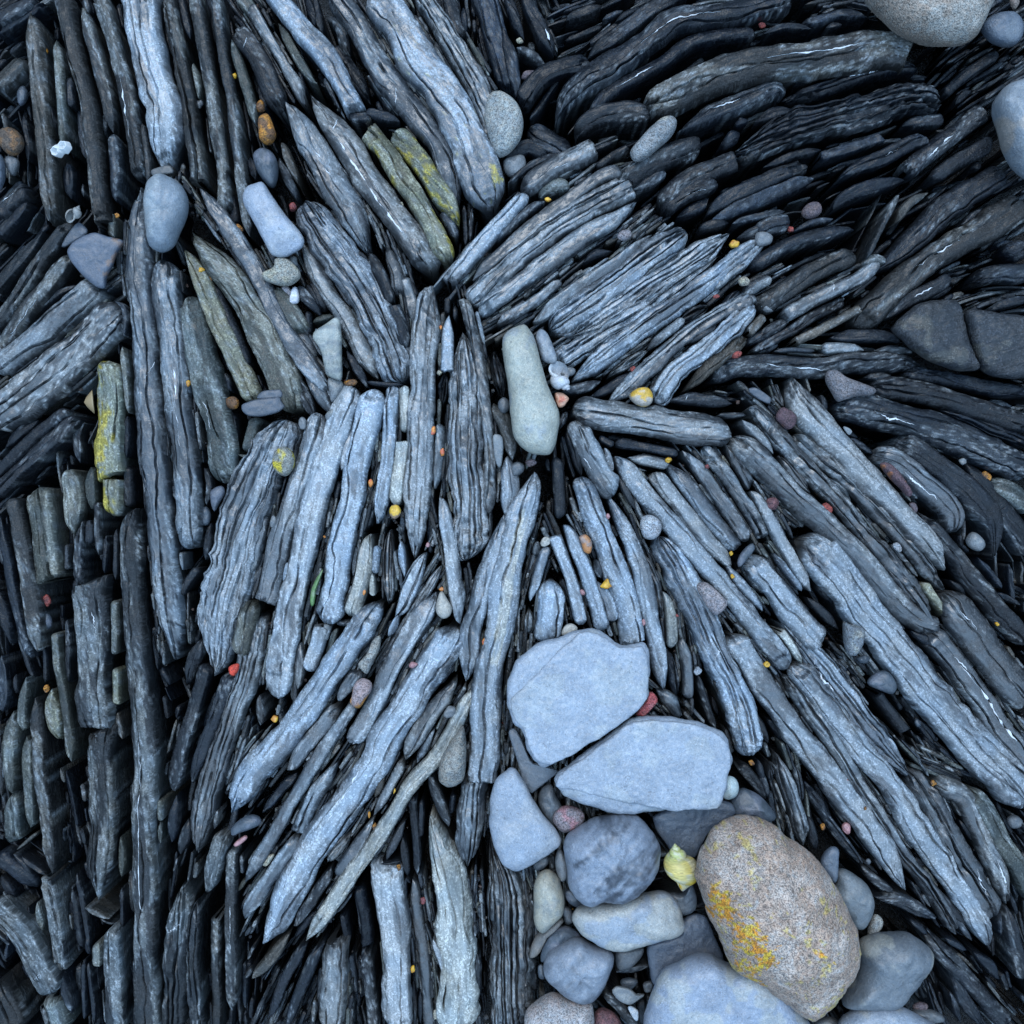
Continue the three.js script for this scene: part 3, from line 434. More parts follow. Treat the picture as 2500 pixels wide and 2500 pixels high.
[7.6,'k','pp','',-18,[-163.6,-414.8,-158.2,-388.8],0],
[5.4,'g','pp','',-12,[-377.4,310.2,-374.4,337.6],0],
[8.5,'d','rr','',-4,[-129,-311.3,-112,-311.3],0],
[7.4,'d','rp','',-2,[196.2,206.3,201,224.9],0],
[6.4,'d','pp','',-4,[63.9,-253.8,84.1,-263.4],0],
[6.4,'k','rr','',-12,[-135.1,318.8,-130.2,340.8],0],
[9.5,'m','pp','',0,[64.6,38.1,69.9,51.9],0],
[4.8,'k','pp','',-12,[395.6,41.4,398,70.9],0],
[6.4,'k','pp','',-6,[354.5,-226.6,371.6,-240.5],0],
[6.5,'d','pp','',-14,[-384.9,314.1,-386,336.2],0],
[7.5,'d','pp','',-14,[-208.3,-282.6,-203.9,-264.3],0],
[4.2,'m','pp','',-1,[205.5,-126,220.9,-127.5,237.3,-126],0],
[7.5,'d','rr','',-4,[-332.4,6.4,-332.6,24.7],0],
[6.5,'k','pp','',-14,[-39,-402.1,-37.4,-380.6],0],
[5.3,'d','pp','',-8,[-72.4,377.8,-72.4,404.5],0],
[6.4,'l','pp','',-1,[72.7,-50.1,78.5,-29.9],0],
[4.5,'d','pp','',-6,[-320.4,18.7,-322.2,48.5],0],
[12.8,'g','rr','',-3,[-215.1,-407.8,-203.4,-392.9],0],
[6.4,'d','rr','',-9,[-161.9,-159.2,-162.8,-138.4],0],
[7,'g','rr','',-12,[-319,-237.9,-318.5,-218.5],0],
[7.5,'k','pp','',-8,[346.2,53.5,359.1,65.8],0],
[4.3,'d','pp','',-10,[-37.7,-242.7,-36.7,-211.6],0],
[6.4,'d','pp','',-5,[340.8,336,358.9,345.6],0],
[7.5,'k','pp','',-14,[353.4,-324.6,359.9,-332.1,366.4,-336.4],0],
[11.7,'m','pp','LL',-3,[204.4,200.1,207.6,210.8],0],
[5.8,'l','rr','',0,[-105.7,26.5,-107.8,48.2],0],
[5.9,'d','pp','',-10,[-395.5,270.9,-387.4,278.9,-380.5,287],0],
[3.9,'k','pp','',-14,[-310.6,299,-310,330.8],0],
[5.3,'d','pp','',-3,[161.7,-75.7,184,-75.7],0],
[4.8,'d','pp','',-10,[-388.5,273,-378.9,281.1,-368.7,288],0],
[6.4,'d','pp','',-3,[313.9,320.9,327.8,333.1],0],
[4.3,'d','pp','',-12,[-371.7,107.4,-371.3,135.4],0],
[6.4,'d','rr','',-4,[102.2,383.5,102.2,402.7],0],
[5.9,'d','pp','',-12,[-405,302.1,-392.6,317.7],0],
[5.3,'m','pp','',-1,[228.3,30.2,233.6,50.9],0],
[5.4,'k','pp','',-12,[384.9,64.5,404.2,74.1],0],
[6.4,'g','pp','',-7,[-157.3,-149.8,-147.7,-153.5,-140.2,-154.1],0],
[6.4,'d','pp','',-3,[193,194.8,197.8,211.8],0],
[6.4,'b','rr','',-6,[-128.3,-314.2,-111.2,-309.9],0],
[6.4,'b','pp','',-2,[-100.1,208.9,-108,224.3],0],
[7.5,'d','rr','',-7,[-81.9,-182.9,-75.5,-169.6],0],
[4.8,'d','pp','',-6,[-80.2,292.6,-84.5,290.5,-84.5,308.6],0],
[5.3,'g','rr','',-3,[365.5,150,377.2,165.9],0],
[3.6,'d','pp','',-2,[-114.4,-102.4,-100.1,-100.6,-85.7,-100.1],0],
[6.4,'d','pp','',-4,[50,-243.2,63.9,-251.7],0],
[6.4,'d','pp','LL',-5,[43.7,-80.2,37.3,-65.2],0],
[6.4,'k','rr','',-8,[-46.2,222.7,-48.9,238.7],0],
[6.4,'l','rr','',0,[-175.6,39.2,-177.7,55.1],0],
[4.8,'b','pp','',-10,[-312.9,159.2,-309.2,180.1],0],
[3.8,'d','pp','',-12,[-31.4,-241.1,-33.5,-214.2],0],
[6.4,'m','qp','',-2,[-144.7,88.2,-148.4,103],0],
[6.5,'d','pp','',-14,[-326.7,-316,-325.7,-300.9],0],
[6.4,'m','pp','',-4,[233.4,-15.1,240.8,-2.3],0],
[7.5,'k','rr','',-10,[75,-336,85.8,-342.4],0],
[4.3,'b','pp','',-8,[-338.2,313.4,-328.8,316.8,-318.6,321.9],0],
[5.1,'g','rr','',-3,[293.2,-94.9,302.2,-91.7,310.2,-90.6],0],
[4.8,'k','pp','',-10,[387.8,317,387.8,335.8],0],
[6.4,'m','pp','',-2,[281.7,54.7,291.3,64.8],0],
[4.5,'d','rr','',-12,[-353.4,25.8,-353.4,45.7],0],
[5.9,'d','pp','',-10,[-277.5,123.3,-271.6,137.2],0],
[5.9,'d','pp','',-12,[-393.7,128.9,-394.2,144],0],
[12.8,'m','pp','',-4,[-132.2,90.5,-128,85.2],0],
[4.8,'s','rr','',-2,[-110.7,47.8,-109.6,65.9],0],
[4.8,'d','pp','',-8,[-169.2,-348,-163.3,-330.9],0],
[4.3,'k','pp','',-8,[353.7,243.5,364.4,260.6],0],
[7.5,'k','rr','',-10,[77.2,-344.6,87.9,-348.8],0],
[6.4,'d','rr','',-2,[68.5,-58.6,80.2,-52.3],0],
[6.4,'k','pp','',-10,[248.9,-384.2,261.8,-387.4],0],
[6.4,'k','pp','',-8,[244.1,-92.2,249.4,-80.4],0],
[4.8,'g','rr','',-8,[-279,227.8,-278.5,244.6],0],
[6.4,'b','rr','',-8,[97.3,-358.7,109.1,-363],0],
[6.4,'d','rr','',-6,[-121.9,-205.3,-113.3,-196.5],0],
[7.5,'k','pp','',-8,[176.5,-307.4,186.1,-310.6],0],
[4.3,'k','pp','',-16,[72.3,-393.3,88.5,-400.9],0],
[3.7,'m','pp','',-2,[-117.1,225.4,-127.7,242.4],0],
[4.3,'g','pp','',-10,[-279.1,245.7,-278.6,262.8],0],
[6.4,'m','rr','',-1,[20.7,23.3,18,33.9],0],
[5.3,'d','rr','',-6,[-50.9,-169.9,-50.9,-157.1],0],
[8.6,'d','rr','',-8,[363.9,-273.2,371.4,-275.3],0],
[3,'b','pp','',-12,[-393.2,268.3,-377,254.8],0],
[3.7,'d','rr','',-9,[-214.4,271.1,-213.3,286.1],0],
[4.3,'d','pp','',-6,[-45,-163,-45,-151.8],0],
[2.3,'d','pp','',-2,[-106.4,277.7,-87.3,274.3],0],
[3,'g','pp','',-4,[-216,-45.5,-203.8,-41.7],0],
];
const UPPER_EDGE_A = [-0.0073, 0.1441, 0.0507, 0.0887];
const UPPER_EDGE_B = [0.1014, 0.2228, 0.0282, 0.2082];
const SHELL_YELLOW = [0.1297, 0.022, 0.2910], SHELL_WHITE = [-0.3425, 0.006, -0.2235], SHELL_FRAGMENT = [0.0274, 0.006, -0.1128], LIMPET = [-0.3284, -0.004, -0.0865];
const BARNACLES = [[-0.3555, -0.004, -0.2831, 'white barnacle, left one of the pair between the upright slates'], [-0.3502, -0.004, -0.2858, 'white barnacle, right one of the pair between the upright slates']];
// every traced pebble, cobble and plate: [name, kind of stone, height mm, outline x,z in mm, label]
const STONES = [
['cobble','PALE',8,[-199.7,-253.5,-193.4,-255.1,-186.1,-245.1,-175.6,-230.4,-164,-216.7,-160.7,-209.4,-163,-204.1,-176.6,-197.3,-185,-198.9,-192.4,-210.4,-199.7,-224.1,-208.1,-240.9,-206,-250.3],'pale blue tongue-shaped pebble leaning against the diagonal slates'],
['pebble','GRANITE',-2,[-16.1,-327.6,-6.6,-327.6,3,-320.2,8.8,-307.4,7.2,-293.6,-0.2,-283,-10.8,-277.7,-17.2,-289.4,-21.4,-310.6],'speckled grey granite pebble, round, tucked behind the widest diagonal slab'],
['pebble','RUST',-8,[-199.2,-310.6,-192.8,-313.8,-187.4,-303.1,-186.3,-295.6,-191.7,-289.2,-198.1,-292.4,-199.7,-301],'rust-orange pebble, above the tongue-shaped pebble'],
['pebble','RUST',-8,[-201.3,-322.4,-197,-324.5,-194.9,-319.2,-198.1,-314.9,-201.3,-317],'small rust-orange pebble, above the tongue-shaped pebble'],
['pebble','DARKBLUE',-6,[-203,-282.1,-196.6,-285.9,-189.1,-283.2,-184.3,-274.7,-184.8,-260.8,-188,-254.4,-196.6,-261.9,-201.9,-272.5],'dark blue pebble, above the tongue-shaped pebble'],
['pebble','GREY',-12,[-6.6,-277.6,-0.2,-280.9,9.5,-281.9,9.5,-265.8,-0.2,-264.7,-5.6,-269],'small grey pebble, below the round granite pebble'],
['pebble','SAND',-10,[-186.8,-199.8,-179.3,-200.9,-172.8,-195.5,-182.5,-191.2],'small sandy pebble, above the lumpy sandy pebble'],
['pebble','SAND',-8,[-89,-243.2,-86.8,-244.3,-85.2,-242.1,-86.8,-240],'tiny sandy pebble, right of the tongue-shaped pebble'],
['pebble','RED',-10,[-176,-242.7,-171.8,-244.3,-170.1,-240.5,-173.9,-237.3],'tiny red pebble, above right of the tongue-shaped pebble'],
['pebble','OVAL',6,[91.6,-278.3,97.9,-287.8,108.4,-299.3,117.9,-306.2,125.3,-306.2,127.9,-301.4,124.2,-292,112.6,-281.4,102.1,-273,94.7,-271.4],'narrow grey oval pebble tilted on dark slates below the veined ledge'],
['pebble','PURPLE',-12,[7.5,-343.2,9.7,-348.6,18.2,-349.1,19.3,-346.4,12.9,-342.1],'small purple-brown pebble, above right of the round granite pebble'],
['pebble','SAND',-14,[3.2,-374.1,6.4,-376.3,8.6,-373,5.4,-372],'tiny sandy pebble, above the round granite pebble'],
['cobble','OVALBLUE',8,[-280.8,-255.6,-271.3,-260.3,-257.7,-254.5,-250.9,-244,-251.4,-230.4,-257.7,-215.7,-262.9,-205.2,-271.3,-200.8,-279.7,-205.2,-282.4,-217.8,-283.9,-236.7,-282.9,-249.3],'smooth blue-grey egg-shaped pebble between the dark slates, upper left'],
['pebble','RUSTBROWN',-6,[-402.8,-298.2,-396.4,-301.9,-390,-300.3,-385.1,-293.9,-385.7,-286.4,-393.2,-280.5,-400.6,-285.3],'rusty brown pebble, left of the barnacle pair'],
['pebble','DARKGREY',-10,[-400.3,-279.1,-396,-281.3,-389.6,-277.5,-390.7,-269.5,-393.9,-265.2,-398.7,-270.6],'small dark grey pebble, left of the barnacle pair'],
['slate_plate','BROWNPLATE',-6,[-284.3,-269.3,-268.3,-273.1,-265.1,-266.1,-283.2,-264],'small brown slate chip, above the smooth blue egg-shaped pebble'],
['pebble','BLUE',-4,[-406.1,-281.5,-400.8,-280.4,-398.1,-269.8,-399.7,-257,-402.9,-251.7,-407.2,-252.8],'blue pebble, left of the barnacle pair'],
['pebble','DARKBLUE',-12,[-391.5,-332.4,-387.2,-337.8,-383.5,-332.4,-385.1,-324.9,-389.4,-321.7],'small dark blue pebble, above left of the barnacle pair'],
['pebble','AMBER',-12,[-371.1,-366.8,-368.4,-367.4,-367.4,-364.1,-370.1,-362.5,-372.7,-364.1],'tiny amber pebble, above the barnacle pair'],
['pebble','RUST',-10,[-314,-235.7,-311.9,-236.3,-309.7,-234.1,-312.4,-232],'tiny rust-orange pebble, right of the white whelk shell'],
['pebble','AMBER',-8,[-220.2,-344.8,-218.1,-345.9,-216.5,-343.2,-218.6,-341.6],'tiny amber pebble, right of the broad pale top slab'],
['pebble','RUST',-10,[-227.7,-238.4,-226.1,-238.9,-225,-236.8,-227.1,-235.7],'tiny rust-orange pebble, second nearest left of the tongue-shaped pebble'],
['pebble','RUST',-6,[-218.1,-225.6,-215.4,-226.6,-211.2,-222.4,-213.3,-219.2,-216.5,-221.3],'tiny rust-orange pebble, nearest left of the tongue-shaped pebble'],
['pebble','RUST',-10,[-201.4,-319.9,-197.7,-322,-195.5,-317.7,-198.7,-315.6],'tiny rust-orange pebble, above the tongue-shaped pebble'],
['pebble','DARKGREY',-12,[-250.8,-324.9,-246.5,-326.5,-244.3,-323.8,-247.5,-319.5,-250.2,-321.2],'tiny dark grey pebble, below right of the broad pale top slab'],
['cobble','TAN',25,[267.8,-391.6,274,-383.4,286.4,-371,297.7,-362.8,313.1,-356.6,330.6,-354.5,347.1,-357.1,355.4,-366.9,360.5,-379.2,364.6,-387.5,365.6,-398.8,323.4,-405,272,-400.9],'big smooth tan cobble cut by the top edge of the frame'],
['pebble','BLUE',0,[366.9,-379.9,375.4,-387.3,388.1,-390.2,395.5,-386.2,399.3,-377.7,396.6,-368.2,391.3,-363.7,377.5,-366.1,370.1,-372.4],'flat rounded blue pebble beside the big tan cobble'],
['cobble','GREYBIG',25,[394.5,-330.8,380.1,-325.7,369.8,-318.5,366.2,-310.3,369.8,-292.8,374.9,-273.2,382.1,-259.8,394.5,-250.5,401.7,-249.5,401.7,-330.8],'large grey cobble cut off by the right edge of the frame'],
['pebble','PURPLE',-10,[228.5,-236.3,233.9,-243.8,242.5,-244.3,244.6,-237.3,238.2,-232,231.8,-232],'small purple-brown pebble, below the veined top ledge'],
['pebble','GREY',-4,[191.8,-218.7,200.4,-219.2,204.6,-215.5,202.5,-210.2,191.8,-209.1],'small grey pebble, below right of the narrow grey oval pebble'],
['pebble','RED',-10,[217.8,-224.5,221.6,-225.5,222.1,-221.2,218.4,-221.2],'tiny red pebble, below right of the narrow grey oval pebble'],
['pebble','RED',-12,[194.7,-386.2,197.9,-387.8,201.1,-385.1,197.9,-382.9],'tiny red pebble, above the veined top ledge'],
['pebble','TAN2',-5,[391.4,-402.3,396.8,-404.4,398.9,-399.1,393.6,-394.8],'tiny tan pebble, above the flat blue pebble'],
['pebble','AMBER',4,[168.8,-208.2,170.9,-210.9,176.2,-210.3,176.2,-207.2,170.9,-205.6],'tiny amber pebble, below right of the narrow grey oval pebble'],
['pebble','AMBER',2,[25.4,-244.1,28.5,-245.2,30.7,-243.1,27.5,-241.5],'tiny amber pebble, below right of the round granite pebble'],
['pebble','PINKGREY',-2,[82.3,-216,86,-220.3,92.4,-220.3,93.5,-216,88.2,-212.3,82.9,-213.9],'small pinkish grey pebble, below the narrow grey oval pebble'],
['slate_plate','BLUEPLATE',6,[-344.6,-202.3,-338.3,-210.7,-324.6,-216.5,-309.9,-212.8,-300.9,-210.2,-306.7,-201.3,-309.9,-191.8,-315.1,-182.3,-316.2,-172.8,-323.6,-174.9,-333,-183.4,-341.4,-193.9],'angular dark blue slate plate with rust flecks lying flat'],
['slate_plate','DARKPLATE',-4,[-350.7,-215.3,-340.1,-228.1,-331.6,-219.6,-342.2,-212.1,-353.9,-206.8],'dark slate chip, below the white whelk shell'],
['pebble','RUST',-6,[-224.5,-88.3,-219.2,-90.4,-215.4,-87.7,-216,-82.4,-221.3,-80.8,-225,-84],'small rust-orange pebble, below left of the banded wedge stone'],
['pebble','DARKBLUE',-4,[-235.7,-17.2,-227.2,-20.6,-225.1,-16.2,-230.4,-5.5,-233.6,-0.2,-236.2,-7.6],'dark blue pebble, below right of the lichen-yellow standing stone'],
['pebble','RED',-8,[-214.3,-39.8,-211.1,-41.4,-207.9,-38.7,-211.1,-35.5],'tiny red pebble, right of the lichen-yellow standing stone'],
['pebble','AMBER',-2,[-245.3,-190.4,-242.6,-191.7,-240.5,-189.5,-242.6,-187.2,-244.7,-187.7],'tiny amber pebble, below right of the smooth blue egg-shaped pebble'],
['pebble','RUST',-5,[-244,-185.7,-240.2,-187.8,-236,-182.5,-239.2,-180.4,-242.4,-182.5],'tiny rust-orange pebble, left of the lumpy sandy pebble'],
['pebble','AMBER',-2,[-254.8,-102.2,-252.7,-103.3,-251.6,-100.1,-253.8,-97.4],'tiny amber pebble, above right of the lichen-yellow standing stone'],
['pebble','DARKBLUE',-12,[-246.5,-2.3,-242.2,-4.5,-238.9,-0.2,-240,9.5,-244.3,10.6],'small dark blue pebble, below right of the lichen-yellow standing stone'],
['pebble','DARKBLUE',-14,[-372.2,81.3,-369.3,80.2,-366.6,81.8,-365.3,90.5,-368.2,93.1,-371.8,89.4],'small dark blue pebble, left of the bright red pebble'],
['pebble','RED',-14,[-372,66.8,-369.3,65.7,-366,72.1,-368.7,74.8],'small red pebble, below the lichen-yellow standing stone'],
['pebble','RUST',-14,[-372,140,-368.7,136.8,-366.6,140,-369.3,143.2],'tiny rust-orange pebble, left of the bright red pebble'],
['pebble','REDBRIGHT',2,[-220.3,120.5,-212.9,118.2,-213.5,123.7,-217.2,128,-220.1,125.3],'tiny bright red pebble wedged between the fan slates'],
['pebble','DARKBLUE',2,[-218.8,246.6,-210.8,238.6,-202.4,235.8,-196.5,238.1,-195.5,242.3,-202.4,246.6,-211.9,249.7,-218,251.9],'dark blue pebble, below the bright red pebble'],
['pebble','PINK',-2,[-218,260.5,-211.8,254.6,-208.1,253,-207,254.6,-210.7,258.9,-216.6,262.1],'small pink pebble, below the bright red pebble'],
['slate_plate','BANDED',4,[-154.2,-140,-145.8,-145.8,-135.3,-151.9,-132.6,-142.6,-132.3,-126.8,-131.9,-105.7,-133.1,-101.7,-139.5,-104.1,-144.7,-106.8,-147.1,-120.5,-150,-127.9,-155.3,-135.3],'banded greenish wedge-shaped stone among the diagonal slates'],
['pebble','GRANITESAND',4,[-194.3,-184.8,-184.8,-190.1,-183.8,-196.5,-176.4,-197.2,-168,-191.2,-164.3,-183.8,-169,-178,-176.4,-175.6,-187,-178,-192.8,-180.6],'lumpy sandy pebble with yellow flecks below the tongue-shaped pebble'],
['pebble','PINKGREY',-3,[-180.5,-175.7,-175.7,-176.8,-172.5,-171.4,-171.4,-167.2,-175.7,-170.4],'small pinkish grey pebble, below the lumpy sandy pebble'],
['pebble','WHITE',-4,[-172.7,-174.8,-169.5,-177,-166.9,-167.4,-168.4,-163.7,-173.8,-163.7],'small white pebble, below right of the lumpy sandy pebble'],
['pebble','GREY',-3,[-143.8,-105,-137.4,-105.5,-132.1,-99.6,-136.3,-90.6,-141.1,-85.8,-143.3,-94.9],'small grey pebble, nearest below the banded wedge stone'],
['slate_plate','DARKPLATE',4,[-210.2,-83.5,-200.7,-87.2,-180.6,-90.1,-179,-85.7,-176.4,-82,-181.7,-77.2,-194.3,-74.1,-204.9,-74.6,-209.6,-78.3],'dark slate chip, second nearest below left of the banded wedge stone'],
['slate_plate','DARKPLATE',2,[-199.6,-89,-194.8,-94.3,-180,-95.9,-178.4,-91.1,-180,-89,-194.8,-87.4],'dark slate chip, nearest below left of the banded wedge stone'],
['pebble','GREY',2,[-166.2,-70,-164.1,-73.7,-160.9,-72.6,-160.1,-67.9,-162.5,-63.6,-165.7,-64.7],'small grey pebble, third nearest below the banded wedge stone'],
['pebble','GREY',-2,[-146.3,-75.6,-141.5,-80.4,-137.8,-80.4,-139.4,-75.6,-144.2,-70.8],'small grey pebble, second nearest below the banded wedge stone'],
['pebble','LICHEN',3,[-185.1,-44.6,-179.8,-50.9,-172.4,-48.8,-169.2,-41.4,-170.3,-34,-175.6,-27.7,-181.9,-29.8,-185.6,-36.1],'yellow-lichened pebble, below the banded wedge stone'],
['pebble','RUST',-3,[-132.1,-101.8,-125.7,-103.9,-120.4,-101.8,-123.6,-99.6,-130,-99.1],'small rust-orange pebble, below right of the banded wedge stone'],
['pebble','PINK',-6,[-119.7,-193.9,-117.1,-194.7,-115.3,-191.8,-117.6,-189.1],'tiny pink pebble, right of the lumpy sandy pebble'],
['pebble','GREY',-8,[-176.7,-197,-173.5,-201.3,-169.8,-200.2,-169.2,-194.9,-172.4,-192.8],'tiny grey pebble, above right of the lumpy sandy pebble'],
['pebble','SAND',0,[-59,-108.3,-56.9,-111,-54.8,-109.4,-56.4,-106.7],'tiny sandy pebble, left of the green-grey oblong stone'],
['pebble','ORANGE',0,[-63.3,-64.9,-61.7,-67,-59.8,-66.4,-60.6,-61.1,-62.9,-60.6],'tiny orange pebble, nearest below left of the green-grey oblong stone'],
['pebble','ORANGE',-2,[-56,-49.1,-53.8,-50.1,-53.3,-44.8,-55.4,-43.8],'tiny orange pebble, second nearest below left of the green-grey oblong stone'],
['pebble','ORANGE',-2,[-57,-144.7,-56,-146.3,-54.6,-145.2,-56,-142.6],'tiny orange pebble, above left of the green-grey oblong stone'],
['pebble','ORANGE',-2,[-112.8,-23,-110.7,-25.7,-108.6,-22.5,-110.7,-19.3],'tiny orange pebble, below the banded wedge stone'],
['pebble','AMBERBIG',4,[-95.2,-2.3,-93,-5.5,-88.8,-5.5,-86.2,-1.2,-87.2,3,-91.5,5.6,-94.6,3],'small amber and yellow pebble, above left of the cream-striped ridge slab'],
['slate_plate','GREYPLATE',0,[-15,-59.6,-12.9,-61.1,-7.6,-59.6,-6.6,-51.1,-8.1,-36.2,-10.8,-34.1,-14,-42.6],'grey slate chip, below left of the green-grey oblong stone'],
['pebble','DARKGREY',-4,[-10.8,-86.5,-6.6,-90.2,-2.3,-87,-1.8,-81.1,-6.6,-76.9,-10.3,-80.1],'small dark grey pebble, below left of the green-grey oblong stone'],
['pebble','GREYSAND',4,[-119.4,118.2,-113.1,110.8,-107.8,99.2,-102.5,95.5,-102.5,104.4,-107.8,116,-113.1,126.1,-116.3,123.4],'grey-buff pebble, above the pink and rust pebble'],
['pebble','RUSTPINK',6,[-124.4,143.2,-122.3,133.7,-117,128.9,-109.7,131.6,-108.6,136.8,-112.8,144.2,-119.1,152.1,-125.5,147.4],'pink pebble with rust spots between two diagonal slabs'],
['pebble','SANDPALE',3,[-59.3,72.9,-55.1,61.3,-49.8,68.6,-46.7,75,-48.8,81.3,-54.1,82.9,-58.8,78.2],'pale sandy pebble, left of the cream-striped ridge slab'],
['pebble','GREY',2,[-53.1,155.4,-48.8,150.7,-44.6,152.3,-44.6,157.6,-49.9,161.3,-53.6,159.7],'small grey pebble, above the sandy teardrop pebble'],
['pebble','PINK',3,[-79.9,118.3,-77.3,116.2,-73.6,118.3,-76.3,121.5,-79.4,120.9],'tiny pink pebble, above right of the pink and rust pebble'],
['pebble','AMBER',-4,[-189.2,162.9,-186.6,159.7,-183.4,161.3,-185.5,165],'tiny amber pebble, below right of the bright red pebble'],
['pebble','ORANGE',0,[-56.9,60.4,-54.8,58.3,-53.2,60.4,-54.8,62],'tiny orange pebble, left of the cream-striped ridge slab'],
['pebble','ORANGE',0,[-116.8,62.5,-115.2,60.4,-114.1,62.5,-115.7,65.2],'tiny orange pebble, nearest above the pink and rust pebble'],
['pebble','PINK',0,[-67.5,25.4,-65.4,23.8,-63.8,26,-65.9,28.1],'tiny pink pebble, above left of the cream-striped ridge slab'],
['pebble','SANDBIG',2,[-53.1,187.2,-44.6,174.5,-38.3,166,-35.9,176.6,-36.2,201.1,-38.3,209.4,-48.8,214.7,-56.2,210.4,-56.8,197.8],'sandy teardrop pebble left of the long ridge slab'],
['pebble','ORANGE',0,[-23.5,101.7,-21.4,98.6,-19.8,101.2,-21.9,103.9],'tiny orange pebble, below left of the cream-striped ridge slab'],
['pebble','GREY',0,[-188.9,7.4,-186.8,2.6,-184.1,4.2,-184.6,9.5,-187.8,12.2],'small grey pebble, above the bright red pebble'],
['pebble','ORANGE',0,[-147.5,19.1,-146.5,18.5,-145.4,19.6,-146.5,20.3],'tiny orange pebble, second nearest above the pink and rust pebble'],
['seaweed_blade','GREEN',0,[-157.6,71,-156.5,60.4,-152.8,51.9,-147.5,44.5,-149.7,51.9,-152.8,60.4,-155,73.1,-156.5,74.2],'small bright green seaweed blade between two pale slabs'],
['pebble','RUST',-2,[-90.5,277.5,-88.4,275.9,-86.8,279.1,-88.9,281.2],'tiny rust-orange pebble, second nearest below left of the sandy teardrop pebble'],
['pebble','RED',-6,[-71.7,303.3,-68.5,303.3,-68,307.6,-71.2,308.6],'tiny red pebble, nearest left of the buff oval pebble'],
['pebble','AMBER',-3,[-79.4,356.5,-77.3,354.9,-76.2,359.7,-78.9,361.3],'tiny amber pebble, below left of the buff oval pebble'],
['pebble','RED',-5,[-83.4,320.5,-81.2,319.5,-80.2,325.3,-82.8,326.4],'tiny red pebble, second nearest left of the buff oval pebble'],
['pebble','SAND',-4,[-61.4,391,-59.3,390.4,-58.8,397.4,-60.9,398.4],'tiny sandy pebble, left of the pinkish granite pebble'],
['pebble','AMBER',0,[-92.4,217.5,-91.4,215.9,-90.8,218,-92.4,220.1],'tiny amber pebble, nearest below left of the sandy teardrop pebble'],
['pebble','AMBER',0,[-112.6,235.5,-111.5,233.9,-110.4,236,-111.5,239.2],'tiny amber pebble, second nearest below left of the sandy teardrop pebble'],
['pebble','RUST',-3,[-109.8,246.9,-107.6,243.7,-105.5,246.9,-107.6,250.1],'tiny rust-orange pebble, nearest below left of the sandy teardrop pebble'],
['pebble','SAND',-3,[-195.9,276.7,-191.7,269.3,-186.3,268.2,-187.4,271.4,-192.7,277.8],'small sandy pebble, below left of the pink and rust pebble'],
['cobble','CENTER',10,[-3.2,-140.6,3.1,-143.7,9.4,-144.8,15.7,-137.5,19.9,-125.9,23,-112.3,27.2,-98.7,32.5,-86.1,36.4,-74.6,35.8,-63.1,32.5,-49.4,27.2,-43.7,19.9,-44.2,9.4,-48.4,2.1,-56.8,-1.1,-73.5,-2.1,-89.3,-5.3,-110.2,-7.9,-128,-6.8,-136.4],'upright green-grey oblong stone near the middle where the slates meet'],
['pebble','GREYBLUE',4,[18.4,-137.4,22.1,-142.6,26.4,-140.5,31.6,-130,34.8,-118.4,33.2,-114.7,28.5,-115.2,24.2,-117.3,20,-128.9],'grey-blue pebble, above the white shell fragment'],
['pebble','ORANGECHIP',0,[33.4,-93.5,39.2,-93.3,45,-88.7,42.4,-85,40.3,-82,36,-81.3,33.9,-87.1],'small orange pebble, below the white shell fragment'],
['pebble','AMBERSTONE',4,[90.7,-89.9,93.9,-94.1,98.1,-96.4,105.5,-96.4,109.2,-92,108.7,-85.1,103.4,-81.7,96,-83.8],'amber-crusted angular pebble right of the green-grey oblong stone'],
['pebble','RED',-2,[171,-122.4,175.3,-126.6,180.1,-125.6,179.5,-122.4,174.2,-119.7],'small red pebble, above right of the amber-crusted pebble'],
['pebble','RED',2,[156.5,-167.8,159.7,-169.6,162,-167.8,158.6,-166.2],'tiny red pebble, above right of the amber-crusted pebble'],
['pebble','SAND',3,[176.4,-180.8,180.6,-184,184.8,-180.8,184.3,-177.7,180.6,-175.6,176.9,-177.7],'tiny sandy pebble, above left of the pinkish grey wedge stone'],
['pebble','AMBER',0,[119.2,-40.5,121.9,-43.1,124.9,-41,121.9,-38.4],'tiny amber pebble, below right of the amber-crusted pebble'],
['pebble','RED',0,[150.5,-36.2,153.2,-37.5,154.2,-34.6,151.6,-34.1],'tiny red pebble, below right of the amber-crusted pebble'],
['pebble','GREY',-3,[36.7,-108.7,42.5,-113.5,49.4,-111.9,48.9,-108.2,43.6,-106,38.3,-106],'small grey pebble, right of the white shell fragment'],
['pebble','GREY',-3,[194.6,-162.9,198.9,-167.2,205.3,-168.3,205.3,-157.6,198.9,-156.6,195.2,-159.7],'small grey pebble, above left of the pinkish grey wedge stone'],
['pebble','RED',-3,[92.5,-111.9,95.2,-114.5,96.8,-112.9,94.6,-109.2],'tiny red pebble, above the amber-crusted pebble'],
['pebble','DARKGREY',-3,[-0.6,-36.4,4.2,-39.5,9.6,-36.4,8.5,-31,1,-27.8],'small dark grey pebble, below the green-grey oblong stone'],
['pebble','PURPLE',-6,[10.7,-39.7,17.1,-41.8,19.2,-38.6,12.8,-35.4],'tiny purple-brown pebble, below the green-grey oblong stone'],
['slate_plate','DARKPLATE',-5,[184.4,-96.1,190.8,-98.3,203.6,-89.7,202.5,-84.4,193,-88.7],'small dark slate chip, left of the pinkish grey wedge stone'],
['boulder','DARKBOULDER',12,[291.8,-141.3,297,-147.6,302.3,-151.8,310.6,-159.1,323.2,-162.8,341,-163.5,345.7,-158,347.8,-148.6,351.4,-131.9,355.6,-119.4,359.8,-110,344.1,-108.4,328.4,-113.1,315.9,-119.4,306.5,-126.7,300.2,-133],'dark angular boulder, left half of the cracked pair at right'],
